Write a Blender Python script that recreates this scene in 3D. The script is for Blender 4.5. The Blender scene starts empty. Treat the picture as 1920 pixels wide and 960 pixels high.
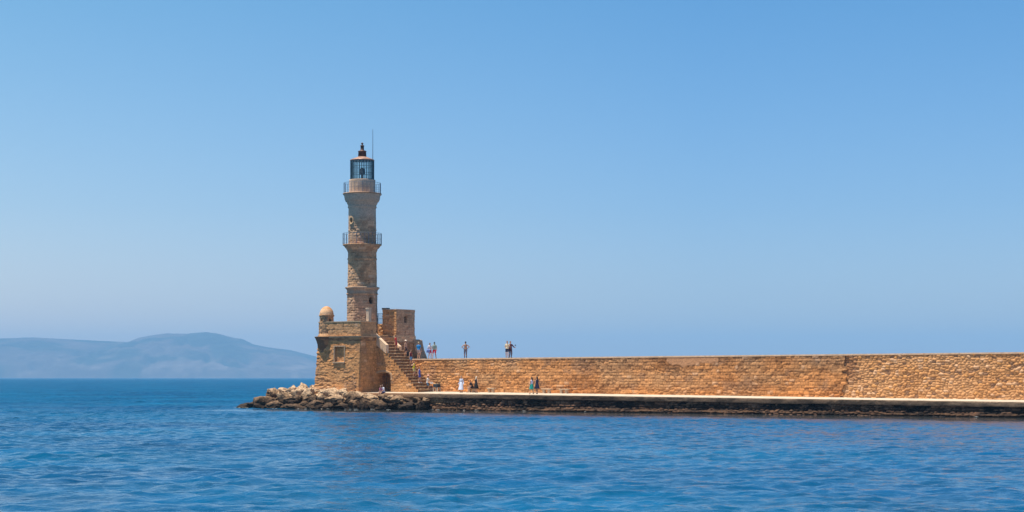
import bpy, bmesh, math, random
import numpy as np
from mathutils import Vector, Matrix, noise as mnoise

# ------------------------------------------------------------------ camera, sky, sun, exposure
scene = bpy.context.scene
F = 3520.0            # focal length in photo pixels
EYE = 3.3             # metres above the water
HZ = 708.0            # horizon row in the photo
cam = bpy.data.cameras.new("camera")
cam.sensor_width = 36.0
cam.lens = F / 1920.0 * 36.0
cam.shift_y = (HZ - 480.0) / 1920.0
cam.clip_start = 0.5
cam.clip_end = 120000.0
cam_o = bpy.data.objects.new("camera", cam)
cam_o.location = (0, 0, EYE)
cam_o.rotation_euler = (math.pi / 2, 0, 0)
scene.collection.objects.link(cam_o)
scene.camera = cam_o

SUN_EL = math.radians(75.0)
SUN_AZ = math.radians(9.0)     # towards the camera, measured from the left (-X)
sun_dir = Vector((-math.cos(SUN_EL) * math.cos(SUN_AZ), -math.cos(SUN_EL) * math.sin(SUN_AZ), math.sin(SUN_EL)))

world = bpy.data.worlds.new("World")
scene.world = world
world.use_nodes = True
wn = world.node_tree.nodes; wl = world.node_tree.links
bg = wn["Background"]
sky = wn.new("ShaderNodeTexSky")
sky.sky_type = 'NISHITA'
sky.sun_disc = False
sky.sun_elevation = SUN_EL
sky.sun_rotation = math.atan2(sun_dir.x, sun_dir.y)
sky.altitude = 0.0
sky.air_density = 1.0
sky.dust_density = 0.6
sky.ozone_density = 3.0
hs = wn.new("ShaderNodeHueSaturation")
hs.inputs["Hue"].default_value = 0.5
hs.inputs["Saturation"].default_value = 1.05
hs.inputs["Value"].default_value = 1.0
tint = wn.new("ShaderNodeMix"); tint.data_type = 'RGBA'; tint.blend_type = 'MULTIPLY'
tint.inputs["Factor"].default_value = 1.0
tint.inputs["B"].default_value = (1.09, 1.045, 1.28, 1)
wl.new(sky.outputs[0], hs.inputs["Color"])
wl.new(hs.outputs[0], tint.inputs["A"])
# the real sky is whiter low down and towards the sun's side
tcw = wn.new("ShaderNodeTexCoord"); sep = wn.new("ShaderNodeSeparateXYZ"); wl.new(tcw.outputs["Generated"], sep.inputs[0])
low = wn.new("ShaderNodeValToRGB"); wl.new(sep.outputs[2], low.inputs[0])
low.color_ramp.elements[0].position = 0.0; low.color_ramp.elements[0].color = (1.0, 1.0, 1.0, 1)
low.color_ramp.elements[1].position = 0.2; low.color_ramp.elements[1].color = (0.50, 0.90, 0.93, 1)
e = low.color_ramp.elements.new(0.09); e.color = (0.69, 0.91, 0.95, 1)
e = low.color_ramp.elements.new(0.6); e.color = (0.62, 0.85, 0.80, 1)
side = wn.new("ShaderNodeMapRange"); side.inputs[1].default_value = 0.1; side.inputs[2].default_value = -0.35
side.inputs[3].default_value = 0.0; side.inputs[4].default_value = 1.0; wl.new(sep.outputs[0], side.inputs[0])
sm = wn.new("ShaderNodeMix"); sm.data_type = 'RGBA'; sm.inputs["A"].default_value = (1, 1, 1, 1); sm.inputs["B"].default_value = (1.6, 1.28, 1.05, 1)
wl.new(side.outputs[0], sm.inputs["Factor"])
t2 = wn.new("ShaderNodeMix"); t2.data_type = 'RGBA'; t2.blend_type = 'MULTIPLY'; t2.inputs["Factor"].default_value = 1.0
t3 = wn.new("ShaderNodeMix"); t3.data_type = 'RGBA'; t3.blend_type = 'MULTIPLY'; t3.inputs["Factor"].default_value = 1.0
wl.new(tint.outputs["Result"], t2.inputs["A"]); wl.new(low.outputs[0], t2.inputs["B"])
wl.new(t2.outputs["Result"], t3.inputs["A"]); wl.new(sm.outputs["Result"], t3.inputs["B"])
wl.new(t3.outputs["Result"], bg.inputs["Color"])
bg.inputs["Strength"].default_value = 0.0735

sun = bpy.data.lights.new("sun", 'SUN')
sun.energy = 5.0
sun.angle = math.radians(0.53)
sun.color = (1.0, 0.92, 0.78)
sun_o = bpy.data.objects.new("sun", sun)
sun_o.rotation_euler = sun_dir.to_track_quat('Z', 'Y').to_euler()
sun_o.location = (-60, -10, 90)
scene.collection.objects.link(sun_o)

vs = scene.view_settings
vs.view_transform = 'Standard'; vs.look = 'None'; vs.gamma = 1.0; vs.exposure = 0.6
vs.use_curve_mapping = False
scene.render.engine = 'CYCLES'
cy = scene.cycles
cy.use_denoising = True
cy.max_bounces = 6
cy.volume_bounces = 2
cy.volume_step_rate = 1.0

rnd = random.Random(7)

# ------------------------------------------------------------------ measuring: photo pixel -> place
O = np.array([-10.34, 200.0])
TH = math.atan2(39.0, 54.24)
U = np.array([math.cos(TH), -math.sin(TH)])     # along the mole, towards the right and the viewer
V = np.array([math.sin(TH), math.cos(TH)])      # into the picture, across the mole
def kk(px): return (px - 960.0) / F
def depth(px, b): return (O @ V + b) / (V[1] + V[0] * kk(px))
def A(px, b=0.0):
    t = depth(px, b)
    return float((np.array([kk(px) * t, t]) - O) @ U)
def W(a, b, z=0.0):
    p = O + U * a + V * b
    return Vector((p[0], p[1], z))
def Z(px, b, py): return EYE - (py - HZ) * depth(px, b) / F
def ZY(y, py): return EYE - (py - HZ) * y / F
def XY(px, y): return kk(px) * y

# ------------------------------------------------------------------ numpy noise
def _hash(ix, iy, seed):
    h = (ix.astype(np.int64) * 374761393 + iy.astype(np.int64) * 668265263 + seed * 974634777) & 0x7fffffff
    h = ((h ^ (h >> 13)) * 1274126177) & 0x7fffffff
    h = h ^ (h >> 16)
    return (h & 0xffffff) / float(0xffffff)
def vnoise(x, y, seed=0):
    x = np.asarray(x, float); y = np.asarray(y, float)
    ix = np.floor(x); iy = np.floor(y); fx = x - ix; fy = y - iy
    fx = fx * fx * (3 - 2 * fx); fy = fy * fy * (3 - 2 * fy)
    a = _hash(ix, iy, seed); b = _hash(ix + 1, iy, seed); c = _hash(ix, iy + 1, seed); d = _hash(ix + 1, iy + 1, seed)
    return (a * (1 - fx) + b * fx) * (1 - fy) + (c * (1 - fx) + d * fx) * fy
def fbm(x, y, seed=0, octv=4):
    s = 0; amp = 0.5; f = 1.0; tot = 0
    for o in range(octv):
        s = s + amp * vnoise(x * f, y * f, seed + o * 17); tot += amp; amp *= 0.55; f *= 2.03
    return s / tot
def sstep(x, a, b):
    t = np.clip((x - a) / (b - a), 0, 1); return t * t * (3 - 2 * t)
def mixc(c1, c2, t):
    t = np.asarray(t)[..., None]; return np.asarray(c1) * (1 - t) + np.asarray(c2) * t

# ------------------------------------------------------------------ object helpers
def link(o, parent=None):
    scene.collection.objects.link(o)
    if parent is not None: o.parent = parent
    return o
def tag(o, label=None, cat=None, group=None, kind=None):
    if label: o["label"] = label
    if cat: o["category"] = cat
    if group: o["group"] = group
    if kind: o["kind"] = kind
    return o
def empty(name, loc=(0, 0, 0), rz=0.0):
    o = bpy.data.objects.new(name, None); o.empty_display_size = 0.5
    scene.collection.objects.link(o)
    o.location = loc; o.rotation_euler = (0, 0, rz)
    bpy.context.view_layer.update()
    return o
def mesh_obj(name, verts, faces, mat=None, parent=None, smooth=False, cols=None, world=True):
    me = bpy.data.meshes.new(name)
    me.from_pydata([tuple(v) for v in verts], [], [tuple(f) for f in faces])
    if cols is not None:
        at = me.attributes.new("Col", 'FLOAT_COLOR', 'POINT')
        c = np.ones((len(verts), 4), np.float32); c[:, :3] = np.asarray(cols, np.float32).reshape(-1, 3)
        at.data.foreach_set("color", c.ravel())
    if smooth: me.polygons.foreach_set("use_smooth", [True] * len(me.polygons))
    me.update()
    if mat: me.materials.append(mat)
    o = bpy.data.objects.new(name, me)
    link(o, parent)
    if parent is not None and world:
        o.matrix_parent_inverse = parent.matrix_world.inverted()
    return o
def grid_obj(name, P, mat, parent=None, cols=None, smooth=True, wrap=False, flip=False):
    """P: (rows, cols, 3)"""
    R, C = P.shape[:2]
    verts = P.reshape(-1, 3)
    i = np.arange(R - 1)[:, None]; j = np.arange(C if wrap else C - 1)[None, :]
    j2 = (j + 1) % C
    f = np.stack([i * C + j, i * C + j2, (i + 1) * C + j2, (i + 1) * C + j], -1).reshape(-1, 4)
    if flip: f = f[:, ::-1]
    me = bpy.data.meshes.new(name)
    me.vertices.add(len(verts)); me.vertices.foreach_set("co", verts.astype(np.float32).ravel())
    me.loops.add(f.size); me.loops.foreach_set("vertex_index", f.astype(np.int32).ravel())
    me.polygons.add(len(f)); me.polygons.foreach_set("loop_start", np.arange(0, f.size, 4, dtype=np.int32))
    me.polygons.foreach_set("loop_total", np.full(len(f), 4, np.int32))
    me.polygons.foreach_set("use_smooth", np.full(len(f), smooth))
    if cols is not None:
        at = me.attributes.new("Col", 'FLOAT_COLOR', 'POINT')
        c = np.ones((len(verts), 4), np.float32); c[:, :3] = cols.reshape(-1, 3)
        if mat is TSTONE: c[:, :3] *= np.array([1.10, 0.93, 0.81], np.float32)
        if mat is STONE: c[:, :3] *= np.array([1.10, 0.905, 0.76], np.float32)
        at.data.foreach_set("color", c.ravel())
    me.update(calc_edges=True); me.validate()
    if mat: me.materials.append(mat)
    o = bpy.data.objects.new(name, me); link(o, parent)
    if parent is not None: o.matrix_parent_inverse = parent.matrix_world.inverted()
    return o

class MB:
    """collects simple solids into one mesh"""
    def __init__(s): s.v = []; s.f = []
    def add(s, v, f):
        n = len(s.v); s.v += [tuple(p) for p in v]; s.f += [tuple(i + n for i in q) for q in f]
    def hexa(s, p):   # 8 points: bottom 4 ccw, top 4 ccw
        s.add(p, [(3, 2, 1, 0), (4, 5, 6, 7), (0, 1, 5, 4), (1, 2, 6, 5), (2, 3, 7, 6), (3, 0, 4, 7)])
    def fbox(s, a0, a1, b0, b1, z0, z1):   # box in the mole's frame
        s.hexa([W(a0, b0, z0), W(a1, b0, z0), W(a1, b1, z0), W(a0, b1, z0), W(a0, b0, z1), W(a1, b0, z1), W(a1, b1, z1), W(a0, b1, z1)])
    def box(s, x0, x1, y0, y1, z0, z1):
        s.hexa([(x0, y0, z0), (x1, y0, z0), (x1, y1, z0), (x0, y1, z0), (x0, y0, z1), (x1, y0, z1), (x1, y1, z1), (x0, y1, z1)])
    def tube(s, p0, p1, r0, r1=None, n=8):
        p0 = Vector(p0); p1 = Vector(p1); r1 = r0 if r1 is None else r1
        q = (p1 - p0).to_track_quat('Z', 'Y')
        v = []
        for p, r in ((p0, r0), (p1, r1)):
            for k in range(n):
                t = 2 * math.pi * k / n; v.append(p + q @ Vector((r * math.cos(t), r * math.sin(t), 0)))
        f = [(k, (k + 1) % n, n + (k + 1) % n, n + k) for k in range(n)] + [tuple(range(n - 1, -1, -1)), tuple(range(n, 2 * n))]
        s.add(v, f)
    def lathe(s, c, prof, n=32, rot=0.0, sx=1.0, sy=1.0):   # prof [(r,z)] bottom to top, closed with caps
        v = []
        for r, z in prof:
            for k in range(n):
                t = 2 * math.pi * k / n + rot; v.append((c[0] + sx * r * math.cos(t), c[1] + sy * r * math.sin(t), c[2] + z))
        f = []
        for i in range(len(prof) - 1):
            for k in range(n): f.append((i * n + k, i * n + (k + 1) % n, (i + 1) * n + (k + 1) % n, (i + 1) * n + k))
        f.append(tuple(range(n - 1, -1, -1))); m = (len(prof) - 1) * n; f.append(tuple(range(m, m + n)))
        s.add(v, f)
    def prism(s, pts, b0, b1):   # polygon of (a,z) extruded in b
        n = len(pts)
        v = [W(a, b0, z) for a, z in pts] + [W(a, b1, z) for a, z in pts]
        f = [tuple(range(n)), tuple(range(2 * n - 1, n - 1, -1))] + [(k, n + k, n + (k + 1) % n, (k + 1) % n) for k in range(n)]
        s.add(v, f)
    def build(s, name, mat, parent=None, smooth=False, bevel=0):
        o = mesh_obj(name, s.v, s.f, mat, parent, smooth)
        bm = bmesh.new(); bm.from_mesh(o.data); bmesh.ops.recalc_face_normals(bm, faces=bm.faces); bm.to_mesh(o.data); bm.free()
        if bevel:
            m = o.modifiers.new("bevel", 'BEVEL'); m.width = bevel; m.segments = 2; m.limit_method = 'ANGLE'
        return o

# ------------------------------------------------------------------ materials
MATS = {}
def mat(name, col, rough=0.8, var=0.15, scale=6.0, bump=0.0, metallic=0.0, attr=False, spec=0.3):
    if name in MATS: return MATS[name]
    m = bpy.data.materials.new(name); m.use_nodes = True
    n = m.node_tree.nodes; l = m.node_tree.links; p = n["Principled BSDF"]
    p.inputs["Roughness"].default_value = rough; p.inputs["Metallic"].default_value = metallic
    p.inputs["Specular IOR Level"].default_value = spec
    tc = n.new("ShaderNodeTexCoord"); nz = n.new("ShaderNodeTexNoise")
    nz.inputs["Scale"].default_value = scale; nz.inputs["Detail"].default_value = 6
    l.new(tc.outputs["Object"], nz.inputs["Vector"])
    mr = n.new("ShaderNodeMapRange"); mr.inputs[1].default_value = 0.3; mr.inputs[2].default_value = 0.7
    mr.inputs[3].default_value = 1 - var; mr.inputs[4].default_value = 1 + var
    l.new(nz.outputs["Fac"], mr.inputs[0])
    mx = n.new("ShaderNodeMix"); mx.data_type = 'RGBA'; mx.blend_type = 'MULTIPLY'; mx.inputs["Factor"].default_value = 1
    if attr:
        at = n.new("ShaderNodeAttribute"); at.attribute_name = "Col"; l.new(at.outputs["Color"], mx.inputs["A"])
    else: mx.inputs["A"].default_value = (*col, 1)
    l.new(mr.outputs[0], mx.inputs["B"]); l.new(mx.outputs["Result"], p.inputs["Base Color"])
    if bump:
        b = n.new("ShaderNodeBump"); b.inputs["Strength"].default_value = bump; b.inputs["Distance"].default_value = 0.05
        l.new(nz.outputs["Fac"], b.inputs["Height"]); l.new(b.outputs[0], p.inputs["Normal"])
    MATS[name] = m; return m
STONE = mat("weathered_stone", (0.4, 0.28, 0.17), 0.9, 0.22, 7.0, 0.5, attr=True, spec=0.2)
TSTONE = mat("tower_stone", (0.4, 0.3, 0.2), 0.9, 0.18, 7.0, 0.4, attr=True, spec=0.2)
PLASTER = mat("pale_plaster", (0.72, 0.50, 0.33), 0.85, 0.18, 3.0, 0.2)
CONCRETE = mat("sunbleached_paving", (0.48, 0.40, 0.31), 0.85, 0.20, 1.2, 0.1)
IRON = mat("dark_iron", (0.05, 0.06, 0.09), 0.5, 0.2, 5.0, 0, 0.4)

#@@SEA
def make_sea():
    def graded(lo, hi, step, far, g):
        a = list(np.arange(lo, hi, step)); s = step; x = a[-1]
        while x < far: s *= g; x += s; a.append(x)
        return a
    rt = list(np.arange(0, 34, 0.19)) + [v for v in graded(34, 62, 0.36, 240, 1.022) if v < 240] + graded(240, 246, 4.0, 45000, 1.15)
    xs = np.array([-v for v in rt[:0:-1]] + rt)
    ys = np.array([-v for v in graded(0, 1, 1, 45000, 1.5)[:0:-1]] + [0.0] + list(np.arange(1, 32, 1.0)) + list(np.arange(32, 105, 0.17)) +
                  list(np.arange(105, 150, 0.26)) + [v for v in graded(150, 260, 0.42, 1300, 1.012) if v < 1300] + graded(1300, 1315, 10.0, 45000, 1.12))
    xs.sort(); ys.sort()
    Xg, Yg = np.meshgrid(xs, ys)
    r = np.random.RandomState(5)
    H = np.zeros_like(Xg)
    gate = (0.45 + 1.1 * fbm(Xg / 9, Yg / 16, 31, 3)) * np.interp(Xg, [-60, -10, 45], [1.75, 1.15, 0.72]) * np.interp(Yg, [150, 1200], [1, 0.8])
    for k in range(110):
        lam = 0.5 * (4.0 / 0.5) ** r.rand()
        th = math.radians(255) + r.randn() * 1.0
        kx = 2 * math.pi / lam * math.cos(th); ky = 2 * math.pi / lam * math.sin(th)
        amp = 0.0031 * lam ** 0.62
        ph = r.rand() * 6.283
        sn = np.sin(kx * Xg + ky * Yg + ph)
        H += amp * (sn + 0.25 * (sn * sn - 0.5))
    sx = np.gradient(xs)[None, :]; sy = np.gradient(ys)[:, None]
    fade = np.clip(1.5 - np.maximum(sx, sy) / 4.0, 0, 1)
    # lee of the mole: almost calm water close under the quay and rocks
    wq = -((Xg - O[0]) * V[0] + (Yg - O[1]) * V[1]) - 6.0
    al = (Xg - O[0]) * U[0] + (Yg - O[1]) * U[1]
    calm = sstep(wq + 7 * (fbm(Xg / 5, Yg / 9, 33, 3) - 0.5), 7.0, 24.0)
    calm = np.where(wq < -2, 1.0, calm); calm = np.maximum(calm, sstep(-al, 4, 16))
    H *= gate * fade * (0.04 + 0.96 * calm)
    P = np.stack([Xg, Yg, H], -1)
    m = bpy.data.materials.new("sea_water"); m.use_nodes = True
    n = m.node_tree.nodes; l = m.node_tree.links; p = n["Principled BSDF"]
    p.inputs["Roughness"].default_value = 0.06; p.inputs["IOR"].default_value = 1.333; p.inputs["Specular Tint"].default_value = (0.45, 0.84, 1.0, 1); p.inputs["Specular IOR Level"].default_value = 0.22
    geo = n.new("ShaderNodeNewGeometry")
    # large patches: noise varies the body colour of the water
    n1 = n.new("ShaderNodeTexNoise"); n1.inputs["Scale"].default_value = 0.035; n1.inputs["Detail"].default_value = 4
    l.new(geo.outputs["Position"], n1.inputs["Vector"])
    cr = n.new("ShaderNodeValToRGB"); cr.color_ramp.elements[0].position = 0.35; cr.color_ramp.elements[1].position = 0.68
    cr.color_ramp.elements[0].color = (0.0, 0.047, 0.128, 1); cr.color_ramp.elements[1].color = (0.0, 0.088, 0.192, 1)
    l.new(n1.outputs["Fac"], cr.inputs[0])
    n7 = n.new("ShaderNodeTexNoise"); n7.inputs["Scale"].default_value = 0.16; n7.inputs["Detail"].default_value = 8; n7.inputs["Roughness"].default_value = 0.75
    l.new(geo.outputs["Position"], n7.inputs["Vector"])
    m7 = n.new("ShaderNodeMapRange"); m7.inputs[1].default_value = 0.33; m7.inputs[2].default_value = 0.67; m7.inputs[3].default_value = 0.62; m7.inputs[4].default_value = 1.3; l.new(n7.outputs["Fac"], m7.inputs[0])
    x7 = n.new("ShaderNodeMix"); x7.data_type = 'RGBA'; x7.blend_type = 'MULTIPLY'; x7.inputs["Factor"].default_value = 1; l.new(cr.outputs[0], x7.inputs["A"]); l.new(m7.outputs[0], x7.inputs["B"])
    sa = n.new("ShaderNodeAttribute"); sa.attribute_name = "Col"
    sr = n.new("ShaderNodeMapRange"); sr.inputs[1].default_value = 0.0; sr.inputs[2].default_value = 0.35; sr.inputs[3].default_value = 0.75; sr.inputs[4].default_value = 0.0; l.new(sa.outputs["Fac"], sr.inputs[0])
    sh = n.new("ShaderNodeMix"); sh.data_type = 'RGBA'; sh.inputs["B"].default_value = (0.085, 0.075, 0.055, 1)   # brown reflection below the quay, painted into the water's body colour
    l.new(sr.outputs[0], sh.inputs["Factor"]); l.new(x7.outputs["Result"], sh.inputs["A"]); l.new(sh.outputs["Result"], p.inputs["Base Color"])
    # small ripples
    def nb(scale, dist, stretch=(1, 1, 1), detail=3):
        mp = n.new("ShaderNodeMapping"); mp.inputs["Scale"].default_value = stretch
        mp.inputs["Rotation"].default_value = (0, 0, 0.25)
        l.new(geo.outputs["Position"], mp.inputs["Vector"])
        t = n.new("ShaderNodeTexNoise"); t.inputs["Scale"].default_value = scale; t.inputs["Detail"].default_value = detail
        t.inputs["Roughness"].default_value = 0.55
        l.new(mp.outputs[0], t.inputs["Vector"])
        b = n.new("ShaderNodeBump"); b.inputs["Distance"].default_value = dist; b.inputs["Strength"].default_value = 1.0
        l.new(t.outputs["Fac"], b.inputs["Height"]); return b
    b1 = nb(1.6, 0.06, (1.0, 1.1, 1)); b2 = nb(4.5, 0.035, (1.0, 1.1, 1))
    ca = n.new("ShaderNodeAttribute"); ca.attribute_name = "Col"
    cm = n.new("ShaderNodeMapRange"); cm.inputs[3].default_value = 0.05; cm.inputs[4].default_value = 1.0; l.new(ca.outputs["Fac"], cm.inputs[0])
    l.new(cm.outputs[0], b1.inputs["Strength"]); l.new(cm.outputs[0], b2.inputs["Strength"])
    l.new(b1.outputs[0], b2.inputs["Normal"])
    # chop too small for the mesh, kept as a tilt of the surface so that it still counts far out
    sp = n.new("ShaderNodeSeparateXYZ"); l.new(geo.outputs["Position"], sp.inputs[0])
    far = n.new("ShaderNodeMapRange"); far.inputs[1].default_value = 60; far.inputs[2].default_value = 420
    far.inputs[3].default_value = 0.42; far.inputs[4].default_value = 0.9; l.new(sp.outputs[1], far.inputs[0])
    rf = n.new("ShaderNodeMapRange"); rf.inputs[1].default_value = 110; rf.inputs[2].default_value = 330
    rf.inputs[3].default_value = 0.09; rf.inputs[4].default_value = 0.60; l.new(sp.outputs[1], rf.inputs[0])
    # wind patches: rougher and smoother water lie side by side
    wp = n.new("ShaderNodeTexNoise"); wp.inputs["Scale"].default_value = 0.11; wp.inputs["Detail"].default_value = 7; wp.inputs["Roughness"].default_value = 0.7; l.new(geo.outputs["Position"], wp.inputs["Vector"])
    wr = n.new("ShaderNodeMapRange"); wr.inputs[1].default_value = 0.3; wr.inputs[2].default_value = 0.7; wr.inputs[3].default_value = 0.72; wr.inputs[4].default_value = 1.25; l.new(wp.outputs["Fac"], wr.inputs[0])
    wm = n.new("ShaderNodeMath"); wm.operation = 'MULTIPLY'; l.new(rf.outputs[0], wm.inputs[0]); l.new(wr.outputs[0], wm.inputs[1]); wc = n.new("ShaderNodeMath"); wc.operation = 'MULTIPLY'; l.new(wm.outputs[0], wc.inputs[0]); l.new(cm.outputs[0], wc.inputs[1]); l.new(wc.outputs[0], p.inputs["Roughness"])
    t = n.new("ShaderNodeTexNoise"); t.inputs["Scale"].default_value = 2.4; t.inputs["Detail"].default_value = 3; l.new(geo.outputs["Position"], t.inputs["Vector"])
    sb = n.new("ShaderNodeVectorMath"); sb.operation = 'SUBTRACT'; sb.inputs[1].default_value = (0.5, 0.5, 0.5); l.new(t.outputs["Color"], sb.inputs[0])
    fl = n.new("ShaderNodeVectorMath"); fl.operation = 'MULTIPLY'; fl.inputs[1].default_value = (1, 1, 0); l.new(sb.outputs[0], fl.inputs[0])
    sc = n.new("ShaderNodeVectorMath"); sc.operation = 'SCALE'; l.new(fl.outputs[0], sc.inputs[0]); fc = n.new("ShaderNodeMath"); fc.operation = 'MULTIPLY'; l.new(far.outputs[0], fc.inputs[0]); l.new(cm.outputs[0], fc.inputs[1]); l.new(fc.outputs[0], sc.inputs["Scale"])
    ad = n.new("ShaderNodeVectorMath"); ad.operation = 'ADD'; l.new(b2.outputs[0], ad.inputs[0]); l.new(sc.outputs[0], ad.inputs[1])
    nm = n.new("ShaderNodeVectorMath"); nm.operation = 'NORMALIZE'; l.new(ad.outputs[0], nm.inputs[0])
    l.new(nm.outputs[0], p.inputs["Normal"])
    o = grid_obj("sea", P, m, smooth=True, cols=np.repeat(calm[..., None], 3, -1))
    tag(o, "deep blue harbour sea with small choppy ripples", None, kind="structure")
make_sea()

#@@MOUNTAINS
def make_hills():
    prof_x = [-900, -500, -250, 0, 60, 120, 180, 245, 260, 280, 310, 350, 385, 410, 435, 455, 475, 500, 545, 590, 640, 700, 760, 800]
    prof_y = [655, 640, 636, 634, 632, 635, 638, 641, 634, 629, 624.5, 625, 622, 625, 632, 635, 645, 650, 656, 667, 682, 696, 706, 712]
    Y0 = 13000.0
    nx = 560; ny = 90
    xs = np.linspace(XY(-1000, Y0), XY(830, Y0), nx); ys = np.linspace(11200, 14600, ny)
    Xg, Yg = np.meshgrid(xs, ys)
    px = Xg / Y0 * F + 960
    crest = (HZ - np.interp(px, prof_x, prof_y)) * Y0 / F
    t = np.clip((Yg - 11500) / (13000 - 11500), 0, 1)
    back = np.clip((14500 - Yg) / 1500, 0, 1)
    ridg = 1 - np.abs(2 * fbm(Xg / 420, Yg / 700, 3, 5) - 1)
    small = fbm(Xg / 110, Yg / 150, 9, 4)
    shape = np.where(Yg < 13000, t ** 0.62, back)
    env = np.sin(np.clip(shape, 0, 1) * math.pi)
    H = crest * shape + env * (ridg - 0.75) * 170 + env * (small - 0.5) * 70
    low = np.exp(-((t - 0.12) / 0.12) ** 2)
    H += low * (ridg - 0.6) * 45
    H = np.minimum(H, crest * (0.04 + shape) + 8) - 25 * (shape < 0.01)
    P = np.stack([Xg, Yg, H + EYE - 2], -1)
    c = mixc((0.10, 0.08, 0.07), (0.045, 0.05, 0.04), sstep(fbm(Xg / 260, Yg / 330, 21, 5), 0.42, 0.6))
    c = mixc(c, (0.16, 0.13, 0.115), sstep(fbm(Xg / 150, Yg / 150, 71, 5), 0.56, 0.66) * np.clip(1.3 - H / 140, 0, 1))
    m = mat("hill_scrub", (0.2, 0.2, 0.1), 1.0, 0.25, 0.01, 0, attr=True, spec=0)
    o = grid_obj("hills", P, m, cols=c, smooth=True)
    tag(o, "hazy blue mountain ridge across the sea on the left", None, kind="structure")
make_hills()

HAZE_D = 1.0e-4
def make_haze():
    x0, x1, y0, y1, z0, z1 = -30000, 30000, -300, 15500, -30, 345
    mb = MB(); mb.box(x0, x1, y0, y1, z0, z1)
    m = bpy.data.materials.new("haze_air"); m.use_nodes = True
    n = m.node_tree.nodes; l = m.node_tree.links
    n.remove(n["Principled BSDF"])
    v = n.new("ShaderNodeVolumePrincipled")
    v.inputs["Color"].default_value = (0.27, 0.535, 0.80, 1); v.inputs["Density"].default_value = HAZE_D
    v.inputs["Anisotropy"].default_value = 0.0
    l.new(v.outputs[0], n["Material Output"].inputs["Volume"])
    o = mb.build("haze", m); tag(o, "thin pale blue sea haze filling the air", None, kind="stuff")
make_haze()
#@@MASONRY
SAND = (0.56, 0.30, 0.125); TAN = (0.50, 0.315, 0.165); GREY = (0.33, 0.23, 0.16); PALE = (0.66, 0.47, 0.31); DARK = (0.17, 0.085, 0.04)
def ashlar(S, T, ch=0.34, cw=0.62, seed=1, joint=0.035, deep=0.05, rough=0.03, jit=0.35):
    """courses of squared stones: returns relief (m), a 0..1 number per stone, joint mask"""
    r = np.random.RandomState(seed)
    t0, t1 = T.min() - 1, T.max() + 1; s0, s1 = S.min() - 2, S.max() + 2
    wob = (fbm(S / 2.3, T / 2.3, seed + 5, 2) - 0.5) * 0.12
    Tw = T + wob; Sw = S + (fbm(S / 0.7, T / 0.7, seed + 6, 2) - 0.5) * 0.10
    ce = [t0]
    while ce[-1] < t1: ce.append(ce[-1] + ch * (1 + jit * (r.rand() - 0.5)))
    ce = np.array(ce); ci = np.clip(np.searchsorted(ce, Tw) - 1, 0, len(ce) - 2)
    dt = np.minimum(Tw - ce[ci], ce[ci + 1] - Tw)
    ds = np.zeros_like(S); sid = np.zeros_like(S)
    for c in np.unique(ci):
        se = [s0 + r.rand() * -cw]
        while se[-1] < s1: se.append(se[-1] + cw * (0.55 + 0.9 * r.rand()))
        se = np.array(se); rv = r.rand(len(se)); m = ci == c
        k = np.clip(np.searchsorted(se, Sw[m]) - 1, 0, len(se) - 2)
        ds[m] = np.minimum(Sw[m] - se[k], se[k + 1] - Sw[m]); sid[m] = rv[k]
    d = np.minimum(dt, ds)
    edge = sstep(d, 0.0, joint * 2.2)
    rel = (edge - 1) * deep + (sid - 0.5) * rough * 1.4 + (fbm(S / 0.16, T / 0.13, seed + 9, 3) - 0.5) * rough * 2.2
    pit = sstep(fbm(S / 0.35, T / 0.25, seed + 12, 3), 0.60, 0.72)
    rel -= pit * 0.05 * (rough / 0.03)
    return rel, sid, 1 - edge, pit
def rubble(S, T, cs=0.34, ct=0.22, seed=1, deep=0.11):
    wS = S / cs + (fbm(S, T, seed + 3, 2) - 0.5) * 0.8; wT = T / ct + (fbm(S, T, seed + 4, 2) - 0.5) * 1.0
    ix = np.floor(wS); iy = np.floor(wT); f1 = np.full(S.shape, 9.0); f2 = np.full(S.shape, 9.0); idv = np.zeros(S.shape)
    for dx in (-1, 0, 1):
        for dy in (-1, 0, 1):
            cx = ix + dx; cyy = iy + dy
            pxx = cx + 0.15 + 0.7 * _hash(cx, cyy, seed); pyy = cyy + 0.15 + 0.7 * _hash(cx, cyy, seed + 1)
            d = np.hypot(wS - pxx, wT - pyy); v = _hash(cx, cyy, seed + 2)
            n = d < f1; f2 = np.where(n, f1, np.minimum(f2, d)); idv = np.where(n, v, idv); f1 = np.where(n, d, f1)
    g = np.clip((f2 - f1) / 0.45, 0, 1); g = g ** 0.6
    rel = (g - 1) * deep + (idv - 0.5) * 0.06 + (fbm(S / 0.12, T / 0.1, seed + 8, 2) - 0.5) * 0.04
    return rel, idv, 1 - g
def stone_cols(S, T, sid, jt, pit=None, lo=SAND, hi=TAN, seed=1, light=0.93, wash=0.0, sp=0.5):
    c = mixc(lo, hi, np.clip(sstep(fbm(S / 3.1, T / 1.6, seed + 40, 3), 0.3, 0.7), 0, 1))
    c = c * (1 + sp * (sid - 0.5))[..., None]
    c = mixc(c, PALE, (sid > light) * 0.8)
    c = mixc(c, GREY, sstep(fbm(S / 1.3, T / 0.8, seed + 50, 4), 0.55, 0.75) * 0.55)
    c = mixc(c, DARK, jt * 0.30)
    if pit is not None: c = mixc(c, DARK, pit * 0.40)
    if wash: c = mixc(c, PALE, jt * wash)
    return c * (0.88 + 0.24 * fbm(S / 0.2, T / 0.2, seed + 60, 3))[..., None]

def sheet(name, S, T, base, nrm, rel, cols, parent=None, flip=False, wrap=False):
    P = base + nrm * rel[..., None]
    return grid_obj(name, P, STONE, parent, cols, True, wrap, flip)

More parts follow.
